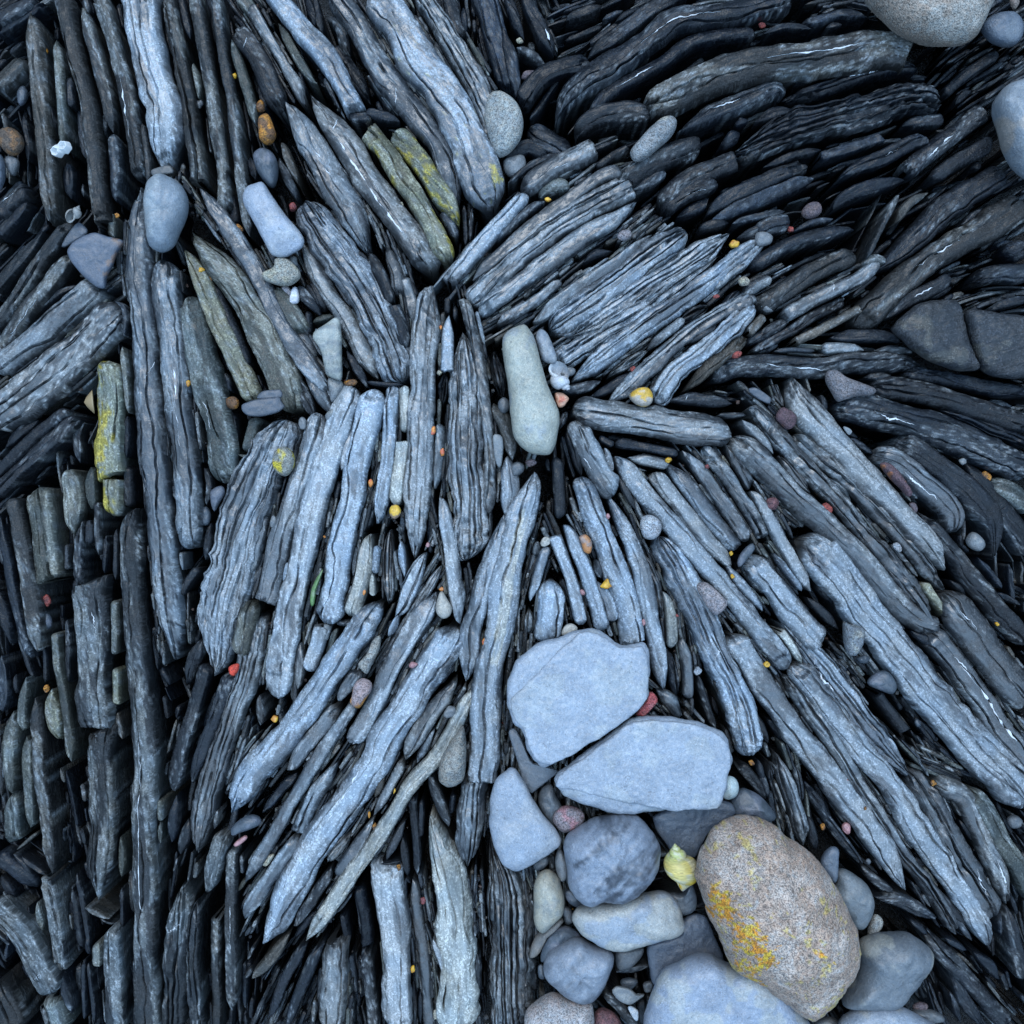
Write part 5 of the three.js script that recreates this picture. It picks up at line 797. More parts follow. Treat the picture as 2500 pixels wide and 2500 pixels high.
// ---------- one slate on edge: a worn bar with foliation running along it
function slate(w, tone, ends, traits, top, line, seed, res = 1) {
  const R = rng(seed + 11), pts = [];
  for (let i = 0; i < line.length; i += 2) pts.push(new THREE.Vector2(line[i], line[i + 1]));
  const curve = pts.length > 2 ? new THREE.SplineCurve(pts) : new THREE.LineCurve(pts[0], pts[1]);
  const L = curve.getLength(), hw = w / 2, so = R() * 50;
  const nu = clamp(Math.round(L / 0.0021 * res), 8, 190), nt = clamp(Math.round(w / (traits.includes('L') || traits.includes('LL') ? 0.0010 : 0.00095) * res), 6, 44);
  const LL = traits.includes('LL'), La = LL || traits.includes('L');
  const pitch = (LL ? 0.0027 : La ? 0.0042 : 0.0075) * (0.8 + 0.4 * R());
  const K = Math.max(1, Math.round(w / pitch)), bounds = [], off = [], brk = [], tint = [];
  for (let k = 0; k <= K; k++) bounds.push(-1 + 2 * (k + (k && k < K ? (R() - 0.5) * 0.95 : 0)) / K);
  for (let k = 0; k < K; k++) { off.push(-(LL ? 0.0022 : La ? 0.0015 : 0.0008) * R() * (k && k < K - 1 ? 1 : 1.6)); brk.push(R() * 99); tint.push(1 + (R() - 0.5) * (La ? 0.3 : 0.16)); }
  const groove = (LL ? 0.0048 : La ? 0.0042 : 0.0030) * (0.6 + 0.8 * R()), brkAmp = (LL ? 0.0042 : La ? 0.0024 : 0.0006) * (0.6 + 0.8 * R());
  const tilt = (R() - 0.5) * 0.5, fall = (R() - 0.5) * 0.035, pw = 2.3 + 2.2 * R(), edge = Math.min(hw * 1.0, 0.0125) * (0.75 + 0.5 * R());
  const D = res < 0.35 ? 0.105 : res < 0.4 ? 0.03 : 0.075 + 0.03 * R(), skew = (R() - 0.5) * 0.25, fat = (R() - 0.5) * 0.25;
  const split = new Set(); if (K > 1) for (let m = Math.floor(w / (LL ? 0.006 : La ? 0.009 : 0.017)); m > 0; m--) split.add(1 + Math.floor(R() * (K - 1)));
  const cut = []; for (let k = 0; k < K; k++) { const e = (k === 0 || k === K - 1 ? 1 : 0.55); cut.push([R() ** 2.2 * e, R() ** 2.2 * e].map((v) => v * L * (LL ? 0.3 : La ? 0.2 : 0.1))); }
  const eL = [], kinds = { p: 0, r: 1, q: 2 };
  for (const c of ends) eL.push(kinds[c] === 0 ? Math.min(0.42 * L, hw * (2.4 + 2.6 * R())) : kinds[c] === 1 ? Math.min(0.4 * L, hw * (0.8 + 0.7 * R())) : hw * (0.12 + 0.14 * R()));
  const slantEnd = ends.split('').map((c) => (c === 'q' ? (R() - 0.5) * 0.9 : (R() - 0.5) * (c === 'p' ? 2.4 : 0.7)) * hw);
  const frame = (u) => { const p = curve.getPointAt(clamp(u, 0, 1)), t = curve.getTangentAt(clamp(u, 0.001, 0.999)); return [p, t]; };
  const widthAt = (u) => {
    let s = 1, drop = 0;
    for (let e = 0; e < 2; e++) {
      const d = (e ? 1 - u : u) * L, x = clamp(d / eL[e], 0, 1), k = kinds[ends[e]];
      if (k === 0) { const q = Math.pow(Math.sin(x * Math.PI / 2), 0.85); s *= 0.02 + 0.98 * q; drop += edge * 0.9 * Math.pow(1 - x, 2.2); }
      else if (k === 1) { s *= Math.sqrt(Math.max(0.0004, 1 - (1 - x) ** 2)); drop += edge * (1 - Math.sqrt(1 - (1 - x) ** 2 * 0.98)); }
      else { s *= Math.pow(Math.max(0.001, 1 - (1 - x) ** 2), 0.2); drop += edge * 0.5 * (1 - x) ** 2; }
    }
    return [s * (1 + fat * (u - 0.5)), drop];
  };
  const ext = (u, side) => 1 + 0.16 * noise(u * L / 0.032 + so, side * 5) + 0.1 * noise(u * L / 0.011 + so, side * 9 + 3) + (La ? 0.07 : 0.03) * noise(u * L / 0.004 + so, side * 3 + 1);
  const warp = (u) => bounds.map((b, i) => (i && i < K ? b + (1 - b * b) * 0.08 * noise(u * L / 0.04 + so, 21) + 0.75 / K * noise(u * L / 0.03 + so, i * 9.7 + 21) + 0.25 / K * noise(u * L / 0.008 + so, i * 5.1 + 3) : b));
  const lerpTo = (q, from, to) => { let k = 0; while (k < K - 1 && q > from[k + 1]) k++; return to[k] + (to[k + 1] - to[k]) * clamp((q - from[k]) / (from[k + 1] - from[k] || 1), 0, 1); };
  const tops = (u, q, t, lat) => {                              // height of the worn top edge, and its layer
    const al = u * L, tw = q;
    let k = 0; while (k < K - 1 && tw > bounds[k + 1]) k++;
    let g = 1e9, gb = 0; for (let b = 1; b < K; b++) { const d = Math.abs(tw - bounds[b]) * hw; if (d < g) { g = d; gb = b; } }
    let y = -edge * (1 - Math.pow(Math.max(0, 1 - Math.pow(Math.abs(t), pw)), 1 / pw));
    const gs = sstep(LL ? -0.35 : La ? -0.1 : 0.12, LL ? 0.0 : La ? 0.2 : 0.4, noise(al / 0.03 + so, k * 7.3, 4) + 0.35 * noise(al / 0.007 + so, k * 3.3, 8));
    y += off[k] - groove * Math.exp(-((g / 0.00042) ** 2)) * gs;
    if (split.has(gb)) y -= 0.007 * (0.55 + 0.6 * noise(al / 0.012 + so, gb * 2.3)) * Math.exp(-((g / 0.00042) ** 2)) * sstep(-0.2, 0.08, noise(al / 0.04 + so, gb * 5.7, 3) + 0.25 * noise(al / 0.008 + so, gb, 3));
    y -= brkAmp * sstep(0.12, 0.3, noise(al / (LL ? 0.012 : 0.022) + brk[k], k * 3.1) + 0.3 * noise(al / 0.004 + brk[k], 8));
    y += tilt * lat + fall * (u - 0.5) * L * 0.4 + 0.0011 * noise(al / 0.03 + so, lat / 0.012, 2) + 0.0005 * noise(al / 0.008, lat / 0.0022 + so) + (La ? 0.0005 : 0.0003) * noise(al / 0.0035 + so, lat / 0.0016);
    const c0 = cut[k][0] + 0.002 * noise(lat / 0.001 + so, k), c1 = cut[k][1] + 0.002 * noise(lat / 0.001, k + so); if (K > 1) y -= 0.0042 * (sstep(c0 + 0.001, c0 - 0.001, al) + sstep(c1 + 0.001, c1 - 0.001, L - al));
    return [y, k];
  };
  const lum = 0.8 + 0.42 * R(), hue = (R() - 0.5) * 0.14, base = TONE[tone].map((v, i) => v * lum * (1 + hue * (1 - i))), pos = [], col = [], uv = [], idx = [], uo = R() * 3, vo = R() * 3;
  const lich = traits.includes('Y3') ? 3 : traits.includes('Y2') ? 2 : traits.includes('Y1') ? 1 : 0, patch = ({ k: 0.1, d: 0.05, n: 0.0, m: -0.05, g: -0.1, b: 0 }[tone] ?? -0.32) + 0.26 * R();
  const filmAndHighlight = { k: [0.036, 0.044, 0.058], d: [0.055, 0.06, 0.068], n: [0.15, 0.156, 0.156], m: [0.2, 0.215, 0.23], l: [0.32, 0.355, 0.40], p: [0.25, 0.275, 0.305], g: [0.19, 0.2, 0.185], b: [0.15, 0.14, 0.13], y: [0.26, 0.26, 0.2], s: [0.42, 0.42, 0.39] }[tone];  // pale patch colour per tone: mineral film plus sky highlight painted into the colour
  const pale = filmAndHighlight.map((v, i) => v * lum * (1 + hue * (1 - i))), dark = base.map((v) => v * 0.5);
  const put = (x, y, z, al, ac, c) => { pos.push(x, y, z); uv.push(al / TILE + uo, ac / TILE + vo); col.push(...c); };
  const cols = []; for (let j = 0; j <= nt; j++) { const q = -1 + 2 * j / nt; cols.push(q * (1.32 - 0.32 * q * q)); }
  if (res > 0.5) for (let b = 1; b < K; b++) for (const e of [-0.0008, 0, 0.0008]) { const q = bounds[b] + e / hw; if (Math.abs(q) < 0.97) cols.push(q); }
  cols.sort((a, b) => a - b);
  const nc = cols.length, ring = 2 * 4 + nc;
  for (let i = 0; i <= nu; i++) {
    const x = i / nu, u = x - 0.7 * Math.sin(2 * Math.PI * x) / (2 * Math.PI), [p, tn] = frame(u), [s, drop] = widthAt(u), al = u * L;
    const aL = hw * s * ext(u, -1) * (1 + skew), aR = hw * s * ext(u, 1) * (1 - skew);
    const slip = (1 - sstep(0, eL[0] * 2, al)) * slantEnd[0] - (1 - sstep(0, eL[1] * 2, L - al)) * slantEnd[1];
    const row = [];
    const wp = warp(u); for (let b = 1; b <= K; b++) wp[b] = Math.max(wp[b], wp[b - 1] + 0.02);
    for (const q of cols) {
      const t = clamp(lerpTo(q, bounds, wp), -1, 1), lat = t < 0 ? t * aL : t * aR;
      const [y, k] = tops(u, q, t, lat);
      let c = base.map((v) => v * tint[k] * (1 + 0.13 * noise(al / 0.03 + so, lat / 0.006, 6)));
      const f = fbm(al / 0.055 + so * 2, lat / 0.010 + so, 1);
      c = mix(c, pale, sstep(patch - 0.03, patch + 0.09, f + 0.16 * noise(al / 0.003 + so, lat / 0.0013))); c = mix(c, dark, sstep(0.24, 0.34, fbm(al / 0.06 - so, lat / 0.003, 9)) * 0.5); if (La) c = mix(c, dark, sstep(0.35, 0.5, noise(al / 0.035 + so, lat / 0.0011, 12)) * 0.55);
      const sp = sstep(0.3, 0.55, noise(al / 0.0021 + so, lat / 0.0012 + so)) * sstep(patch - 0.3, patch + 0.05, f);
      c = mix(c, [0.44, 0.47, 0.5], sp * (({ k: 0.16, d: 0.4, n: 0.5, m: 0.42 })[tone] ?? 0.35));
      if (traits.includes('C') && t < 0.25 + 0.1 * noise(al / 0.01) && t > -0.45 && u > 0.12 && u < 0.62) c = mix(c, [0.5, 0.47, 0.4], 0.75 * sstep(-0.3, 0.1, noise(al / 0.02, lat / 0.002) + 0.25));
      if (traits.includes('W') && noise(al / 0.0022 + so, lat / 0.0022) > 0.55) c = mix(c, [0.42, 0.42, 0.42], 0.8);
      if (lich) {
        const rim = (a, b, c2, d) => sstep(a, a + 0.04, u) * sstep(b + 0.04, b, u) * sstep(c2, c2 + 0.15, d * t);
        const on = 0.8 * fbm(al / 0.006 + so, lat / 0.004, 3) + 0.35 * noise(al / 0.0018, lat / 0.0018 + so) + (lich === 3 ? 0.7 * t + 0.6 * sstep(0.3, 0.5, u) - 0.55 : lich === 2 ? Math.max(rim(0.08, 0.42, 0.62, 1) * 0.5, -0.12) - 0.08 : tone === 'l' ? rim(0.83, 0.93, 0.25, -1) * 0.6 - 0.5 : Math.max(rim(0.08, 0.42, 0.7, 1), rim(0.6, 0.97, 0.62, -1)) * 0.6 - 0.45);
        c = mix(c, [0.5, 0.36, 0.015], 0.85 * sstep(0.2, 0.34, on)); c = mix(c, [0.33, 0.3, 0.1], 0.5 * sstep(0.0, 0.2, on));
      }
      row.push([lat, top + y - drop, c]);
    }
    const l0 = row[0], r0 = row[nc - 1], nx = -tn.y, nz = tn.x;
    const place = (lat, y, ac, c, sl = 1) => put(p.x + nx * lat + tn.x * slip * sl * (lat / hw), y, p.y + nz * lat + tn.y * slip * sl * (lat / hw), al, ac, c);
    const sideRows = [[1.0, 0.003], [0.86, 0.010], [0.62, 0.024], [0.45, D]];
    const side = (e, [kx, dy], m) => { const st = 1 + 0.05 * noise(al / 0.012 + so, m * 3 + dy * 400, 5); return [e[0] * kx * st, Math.min(e[1] - dy, e[1] - dy * (1 + 0.2 * noise(al / 0.03, m)))]; };
    for (let m = 3; m >= 0; m--) { const [la, y] = side(l0, sideRows[m], 1); place(la, y, l0[0] - sideRows[m][1], l0[2]); }
    for (const [la, y, c] of row) place(la, y, la, c);
    for (let m = 0; m < 4; m++) { const [la, y] = side(r0, sideRows[m], 2); place(la, y, r0[0] + sideRows[m][1], r0[2]); }
  }
  for (let i = 0; i < nu; i++) for (let j = 0; j < ring; j++) {
    const j2 = (j + 1) % ring, a = i * ring + j, b = i * ring + j2, c = a + ring, d = b + ring;
    idx.push(a, b, c, b, d, c);
  }
  const g = new THREE.BufferGeometry();
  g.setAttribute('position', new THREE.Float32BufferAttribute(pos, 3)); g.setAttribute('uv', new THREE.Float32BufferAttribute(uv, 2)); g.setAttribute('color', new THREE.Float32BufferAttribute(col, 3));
  g.setIndex(idx); g.computeVertexNormals();
  const surf = (u, t) => { const [p, tn] = frame(u), [s, drop] = widthAt(u), lat = t < 0 ? t * hw * s * ext(u, -1) * (1 + skew) : t * hw * s * ext(u, 1) * (1 - skew); return [p.x - tn.y * lat, top + tops(u, clamp(lerpTo(t, warp(u), bounds), -1, 1), t, lat)[0] - drop, p.y + tn.x * lat]; };
  return { g, surf, L, hw, R };
}
// a quartz vein: a ragged ribbon standing a hair proud of the slate
function vein(s, big) {
  const { surf, L, R } = s, along = big || R() < 0.7, len = along ? (big ? 0.55 : 0.12 + 0.25 * R()) : 0.03 + 0.05 * R(), u0 = big ? 0.25 : 0.12 + (0.76 - len) * R();
  const t0 = (R() - 0.5) * 0.9, drift = along ? (R() - 0.5) * 0.5 : (R() < 0.5 ? -1 : 1) * 0.9, n = clamp(Math.round(len * L / 0.0012), 14, 90), wid = (big ? 0.0014 : 0.00035 + 0.00045 * R()), so = R() * 90;
  const pos = [], uv = [], idx = [];
  for (let i = 0; i <= n; i++) {
    const f = i / n, u = u0 + len * f, t = clamp(t0 + drift * (f - 0.5) + 0.1 * noise(f * 7 + so) + 0.05 * noise(f * 25 + so), -0.85, 0.85);
    const a = surf(u, t), b = surf(Math.min(1, u + 0.002), t + drift * 0.002), dx = b[0] - a[0], dz = b[2] - a[2], q = Math.hypot(dx, dz) || 1;
    const hw = wid * Math.sin(Math.PI * clamp(f, 0.02, 0.98)) ** 0.5 * clamp(0.7 + 1.1 * noise(f * n / 5 + so) + 0.4 * noise(f * n / 2, so), 0.06, 1.8);
    for (const k of [-1, 0, 1]) { pos.push(a[0] - dz / q * hw * k, a[1] + (k ? -0.0003 : 0.0006), a[2] + dx / q * hw * k); uv.push(f * len * L / TILE, k * hw / TILE); }
  }
  for (let i = 0; i < n; i++) for (let k = 0; k < 2; k++) { const a = i * 3 + k; idx.push(a, a + 3, a + 1, a + 1, a + 3, a + 4); }
  const g = new THREE.BufferGeometry(); g.setAttribute('position', new THREE.Float32BufferAttribute(pos, 3)); g.setAttribute('uv', new THREE.Float32BufferAttribute(uv, 2)); g.setIndex(idx); g.computeVertexNormals();
  // face up
  const nrm = g.attributes.normal; if (nrm.getY(1) < 0) { for (let i = 0; i < idx.length; i += 3) [idx[i], idx[i + 1]] = [idx[i + 1], idx[i]]; g.setIndex(idx); g.computeVertexNormals(); }
  return g;
}

// ---------- the bed: dark wet grit, one sheet far past the frame
{
  const g = new THREE.PlaneGeometry(40, 40, 1, 1); g.rotateX(-Math.PI / 2);
  const u = g.attributes.uv; for (let i = 0; i < u.count; i++) u.setXY(i, u.getX(i) * 160, u.getY(i) * 160);
  const bed = new THREE.Mesh(g, M.bed); bed.name = 'ground'; bed.position.y = -0.11; add(bed, null, null, null, 'structure');
}

// ---------- the slates
const loose = [], occ = new Uint8Array(1000 * 1000), segs = [];   // occ: millimetre map of what is covered, half a metre each way
const mark = (x, z, r) => { const n = Math.ceil(r * 1000); for (let j = -n; j <= n; j++) for (let i = -n; i <= n; i++) if (i * i + j * j <= n * n) { const a = Math.round(x * 1000 + 500 + i), b = Math.round(z * 1000 + 500 + j); if (a >= 0 && b >= 0 && a < 1000 && b < 1000) occ[b * 1000 + a] = 1; } };
SLATES.forEach(([w, tone, ends, traits, z, line, label], i) => {
  const tr = traits ? traits.split(' ') : [], ln = line.map((v) => v / 1000);
  for (let k = 0; k + 3 < ln.length; k += 2) {
    const dx = ln[k + 2] - ln[k], dz = ln[k + 3] - ln[k + 1], d = Math.hypot(dx, dz), n = Math.ceil(d / 0.002);
    segs.push([ln[k] + dx / 2, ln[k + 1] + dz / 2, dx / d, dz / d, d, tone]);
    for (let q = 0; q <= n; q++) mark(ln[k] + dx * q / n, ln[k + 1] + dz * q / n, w / 2000 * 0.85);
  }
  const s = slate(w / 1000 * ('kdn'.includes(tone) ? 0.89 : 0.92), tone, ends, tr, z / 1000, ln, i);
  if (!label) { loose.push(s.g); return; }
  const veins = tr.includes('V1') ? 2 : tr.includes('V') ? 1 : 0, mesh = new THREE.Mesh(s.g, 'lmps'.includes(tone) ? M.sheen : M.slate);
  let root = mesh;
  if (veins) {
    root = new THREE.Group(); mesh.name = 'slab_body'; root.add(mesh);
    for (let k = 0; k < veins; k++) { const v = new THREE.Mesh(vein(s, k === 0 && tr.includes('V1')), M.vein); v.name = 'quartz_vein'; v.userData.label = 'white quartz vein'; root.add(v); }
  }
  root.name = name('slate_stone'); add(root, label, 'slate', 'slates standing on edge');
});

// ---------- pebbles, cobbles and flat stones
// style: colour, second colour, patch scale m, patch threshold, thickness of its least width, roundness, material
const st = (c, c2, ps, th, thick, pw, mat = 'smooth', x = {}) => ({ c, c2, ps, th, thick, pw, mat, ...x });
const PAL = [0.265, 0.30, 0.35], DKB = [0.045, 0.058, 0.074], GRY = [0.15, 0.158, 0.165];
const STYLE = {
  OVALBLUE: st([0.165, 0.198, 0.23], [0.23, 0.262, 0.285], 0.02, 0.1, 0.42, 2.3), PALE: st([0.28, 0.315, 0.37], [0.33, 0.355, 0.39], 0.02, 0.15, 0.3, 3), GRANITE: st([0.3, 0.31, 0.3], [0.36, 0.36, 0.33], 0.008, 0, 0.35, 2.6, 'granite'),
  RUST: st([0.16, 0.075, 0.03], [0.42, 0.17, 0.02], 0.004, 0, 0.45, 2.4, 'granite'), RUSTBROWN: st([0.1, 0.07, 0.05], [0.2, 0.1, 0.04], 0.005, 0.1, 0.45, 2.4, 'granite'),
  DARKBLUE: st(DKB, [0.09, 0.1, 0.125], 0.012, 0.15, 0.36, 2.5), GREY: st(GRY, [0.2, 0.205, 0.2], 0.008, 0.1, 0.42, 2.4), SAND: st([0.32, 0.29, 0.23], [0.4, 0.36, 0.26], 0.004, 0, 0.45, 2.3, 'granite'),
  RED: st([0.32, 0.06, 0.045], [0.2, 0.05, 0.05], 0.004, 0.1, 0.45, 2.4, 'granite'), REDBRIGHT: st([0.62, 0.06, 0.03], [0.45, 0.05, 0.03], 0.004, 0.2, 0.5, 2.6, 'granite'), REDCHIP: st([0.5, 0.1, 0.1], [0.6, 0.2, 0.2], 0.005, 0.1, 0.4, 4, 'granite'),
  PURPLE: st([0.1, 0.075, 0.085], [0.14, 0.1, 0.1], 0.005, 0.1, 0.42, 2.3, 'granite'), PURPLERUST: st([0.1, 0.055, 0.065], [0.26, 0.09, 0.03], 0.006, 0.22, 0.42, 2.3, 'granite'), AMBER: st([0.62, 0.34, 0.02], [0.5, 0.2, 0.02], 0.004, 0.1, 0.45, 2.6),
  AMBERBIG: st([0.6, 0.36, 0.03], [0.25, 0.16, 0.1], 0.006, 0.05, 0.5, 2.8), AMBERSTONE: st([0.42, 0.36, 0.3], [0.62, 0.36, 0.03], 0.008, 0.06, 0.45, 3), PINKGREY: st([0.24, 0.215, 0.225], [0.32, 0.28, 0.28], 0.006, 0.1, 0.4, 2.6, 'granite'),
  PINKGREYBIG: st([0.15, 0.14, 0.15], [0.19, 0.17, 0.175], 0.01, 0.1, 0.4, 2.6, 'granite'), BLUE: st([0.085, 0.105, 0.135], [0.12, 0.14, 0.165], 0.015, 0.15, 0.3, 3.2), TAN: st([0.3, 0.245, 0.2], [0.37, 0.34, 0.3], 0.02, 0.12, 0.4, 2.3, 'granite'), TAN2: st([0.25, 0.2, 0.17], [0.3, 0.26, 0.2], 0.01, 0.1, 0.4, 2.3, 'granite'),
  PINK: st([0.4, 0.2, 0.2], [0.3, 0.14, 0.14], 0.004, 0.1, 0.45, 2.4), DARKGREY: st([0.075, 0.083, 0.092], [0.11, 0.115, 0.12], 0.008, 0.15, 0.4, 2.5), LICHEN: st([0.27, 0.27, 0.24], [0.55, 0.43, 0.03], 0.008, 0.08, 0.42, 2.5, 'granite'), WHITE: st([0.5, 0.5, 0.54], [0.6, 0.6, 0.6], 0.005, 0.1, 0.4, 3),
  ORANGE: st([0.62, 0.22, 0.04], [0.55, 0.12, 0.05], 0.004, 0.1, 0.45, 2.6), ORANGECHIP: st([0.66, 0.36, 0.24], [0.62, 0.18, 0.1], 0.006, 0.2, 0.4, 3.5), ORANGESTONE: st([0.42, 0.17, 0.05], [0.3, 0.2, 0.16], 0.006, 0.05, 0.45, 2.8), GREYSAND: st([0.3, 0.29, 0.26], [0.24, 0.24, 0.23], 0.007, 0.1, 0.42, 2.6, 'granite'),
  SANDPALE: st([0.44, 0.41, 0.36], [0.38, 0.35, 0.3], 0.006, 0.1, 0.42, 2.6), SANDBIG: st([0.27, 0.255, 0.225], [0.2, 0.2, 0.19], 0.01, 0.1, 0.42, 2.5, 'granite'), GREYBLUE: st([0.2, 0.225, 0.26], [0.27, 0.29, 0.31], 0.01, 0.1, 0.4, 2.5), MAROON: st([0.12, 0.05, 0.055], [0.19, 0.08, 0.08], 0.006, 0.1, 0.45, 2.4, 'granite'),
  GREYPALE: st([0.32, 0.335, 0.36], [0.4, 0.41, 0.42], 0.006, 0.1, 0.42, 2.5, 'granite'), CENTER: st([0.33, 0.335, 0.285], [0.28, 0.3, 0.295], 0.014, 0.12, 0.3, 3.2, 'smooth'), OVAL: st([0.235, 0.245, 0.25], [0.33, 0.31, 0.26], 0.014, 0.1, 0.42, 2.4, 'granite'), GREYBIG: st([0.19, 0.215, 0.24], [0.26, 0.24, 0.22], 0.025, 0.1, 0.4, 2.3),
  RUSTPINK: st([0.34, 0.26, 0.26], [0.5, 0.2, 0.02], 0.009, 0.16, 0.45, 2.5, 'granite'), OCHRE: st([0.42, 0.305, 0.235], [0.50, 0.40, 0.335], 0.02, 0.1, 0.42, 2.25, 'granite', { fine: 1 }), PALEBOULDER: st([0.24, 0.275, 0.335], [0.3, 0.315, 0.32], 0.02, 0.1, 0.3, 3, 'smooth', { fine: 1 }), PALEBOTTOM: st([0.25, 0.285, 0.335], [0.31, 0.32, 0.325], 0.016, 0.1, 0.36, 2.5),
  GREYOBLONG: st([0.12, 0.135, 0.15], [0.24, 0.24, 0.22], 0.02, 0.05, 0.4, 2.4, 'smooth'), DARKGREYROUND: st([0.12, 0.135, 0.145], [0.16, 0.17, 0.175], 0.012, 0.15, 0.38, 2.5), PINKMOTTLE: st([0.26, 0.22, 0.235], [0.38, 0.2, 0.22], 0.006, 0.12, 0.45, 2.5, 'granite'), BLUEROUND: st([0.2, 0.23, 0.28], [0.045, 0.053, 0.07], 0.016, 0.2, 0.42, 2.7, 'smooth', { fine: 1, streak: 0.5 }),
  BLUEROUND2: st([0.2, 0.225, 0.265], [0.1, 0.115, 0.14], 0.014, 0.12, 0.42, 2.5, 'smooth', { streak: 0.4 }), FLATSAND: st([0.32, 0.32, 0.3], [0.26, 0.29, 0.33], 0.018, 0.05, 0.3, 2.8, 'smooth'), DARKGREYFLAT: st([0.085, 0.098, 0.115], [0.11, 0.12, 0.13], 0.012, 0.15, 0.3, 3.4), SANDPEB: st([0.32, 0.3, 0.24], [0.25, 0.25, 0.22], 0.012, 0.1, 0.42, 2.4, 'smooth'), BROWN: st([0.12, 0.11, 0.1], [0.16, 0.14, 0.12], 0.008, 0.1, 0.4, 2.5),
  GRANITEPINK: st([0.37, 0.34, 0.33], [0.42, 0.36, 0.34], 0.008, 0.1, 0.42, 2.7, 'granite'), GRANITESAND: st([0.3, 0.29, 0.25], [0.36, 0.33, 0.25], 0.006, 0.1, 0.42, 2.8, 'granite'),
  BLUEPLATE: st([0.07, 0.085, 0.115], [0.15, 0.1, 0.08], 0.007, 0.34, 0.12, 6, 'smooth'), DARKPLATE: st([0.055, 0.066, 0.085], [0.08, 0.09, 0.105], 0.012, 0.15, 0.14, 6), DARKPLATE2: st([0.115, 0.13, 0.15], [0.15, 0.165, 0.18], 0.012, 0.15, 0.14, 6), DARKPLATE3: st([0.07, 0.088, 0.12], [0.095, 0.11, 0.135], 0.012, 0.15, 0.12, 7), DARKBLUEPLATE: st([0.065, 0.082, 0.11], [0.09, 0.105, 0.13], 0.014, 0.15, 0.12, 7),
  GREYPLATE: st([0.16, 0.175, 0.185], [0.22, 0.23, 0.23], 0.01, 0.12, 0.16, 5), CHIPGREY: st([0.13, 0.145, 0.16], [0.24, 0.24, 0.22], 0.006, 0.05, 0.3, 4, 'granite'), BROWNPLATE: st([0.075, 0.078, 0.08], [0.1, 0.1, 0.1], 0.01, 0.1, 0.2, 6), BANDED: st([0.26, 0.275, 0.25], [0.18, 0.2, 0.2], 0.008, 0.1, 0.2, 4.5, 'smooth', { band: 1 }), WHITECHIP: st([0.42, 0.47, 0.52], [0.5, 0.52, 0.54], 0.006, 0.1, 0.2, 5),
  PEARL: st([0.42, 0.5, 0.5], [0.5, 0.55, 0.54], 0.006, 0.1, 0.46, 2.05),
  PLATEA: st(PAL, [0.3, 0.33, 0.36], 0.02, 0.1, 0.085, 12, 'smooth', { fine: 1 }), PLATEB: st(PAL, [0.3, 0.33, 0.36], 0.02, 0.1, 0.1, 11, 'smooth', { fine: 1 }), PLATEC: st([0.25, 0.285, 0.335], [0.29, 0.315, 0.35], 0.02, 0.1, 0.17, 4), DARKBOULDER: st([0.05, 0.053, 0.06], [0.1, 0.096, 0.09], 0.014, 0.2, 0.2, 7, 'slate', { fine: 1 }), GREEN: st([0.1, 0.2, 0.06], [0.2, 0.28, 0.14], 0.006, 0.1, 0.3, 2.5, 'smooth'),
};
const LICHEN = [[147, 274, 7], [152, 284, 8], [160, 291, 7], [166, 297, 9], [172, 307, 9], [177, 316, 8], [169, 325, 7], [172, 333, 6], [176, 341, 6], [180, 350, 5], [228, 318, 3], [216, 309, 3]];
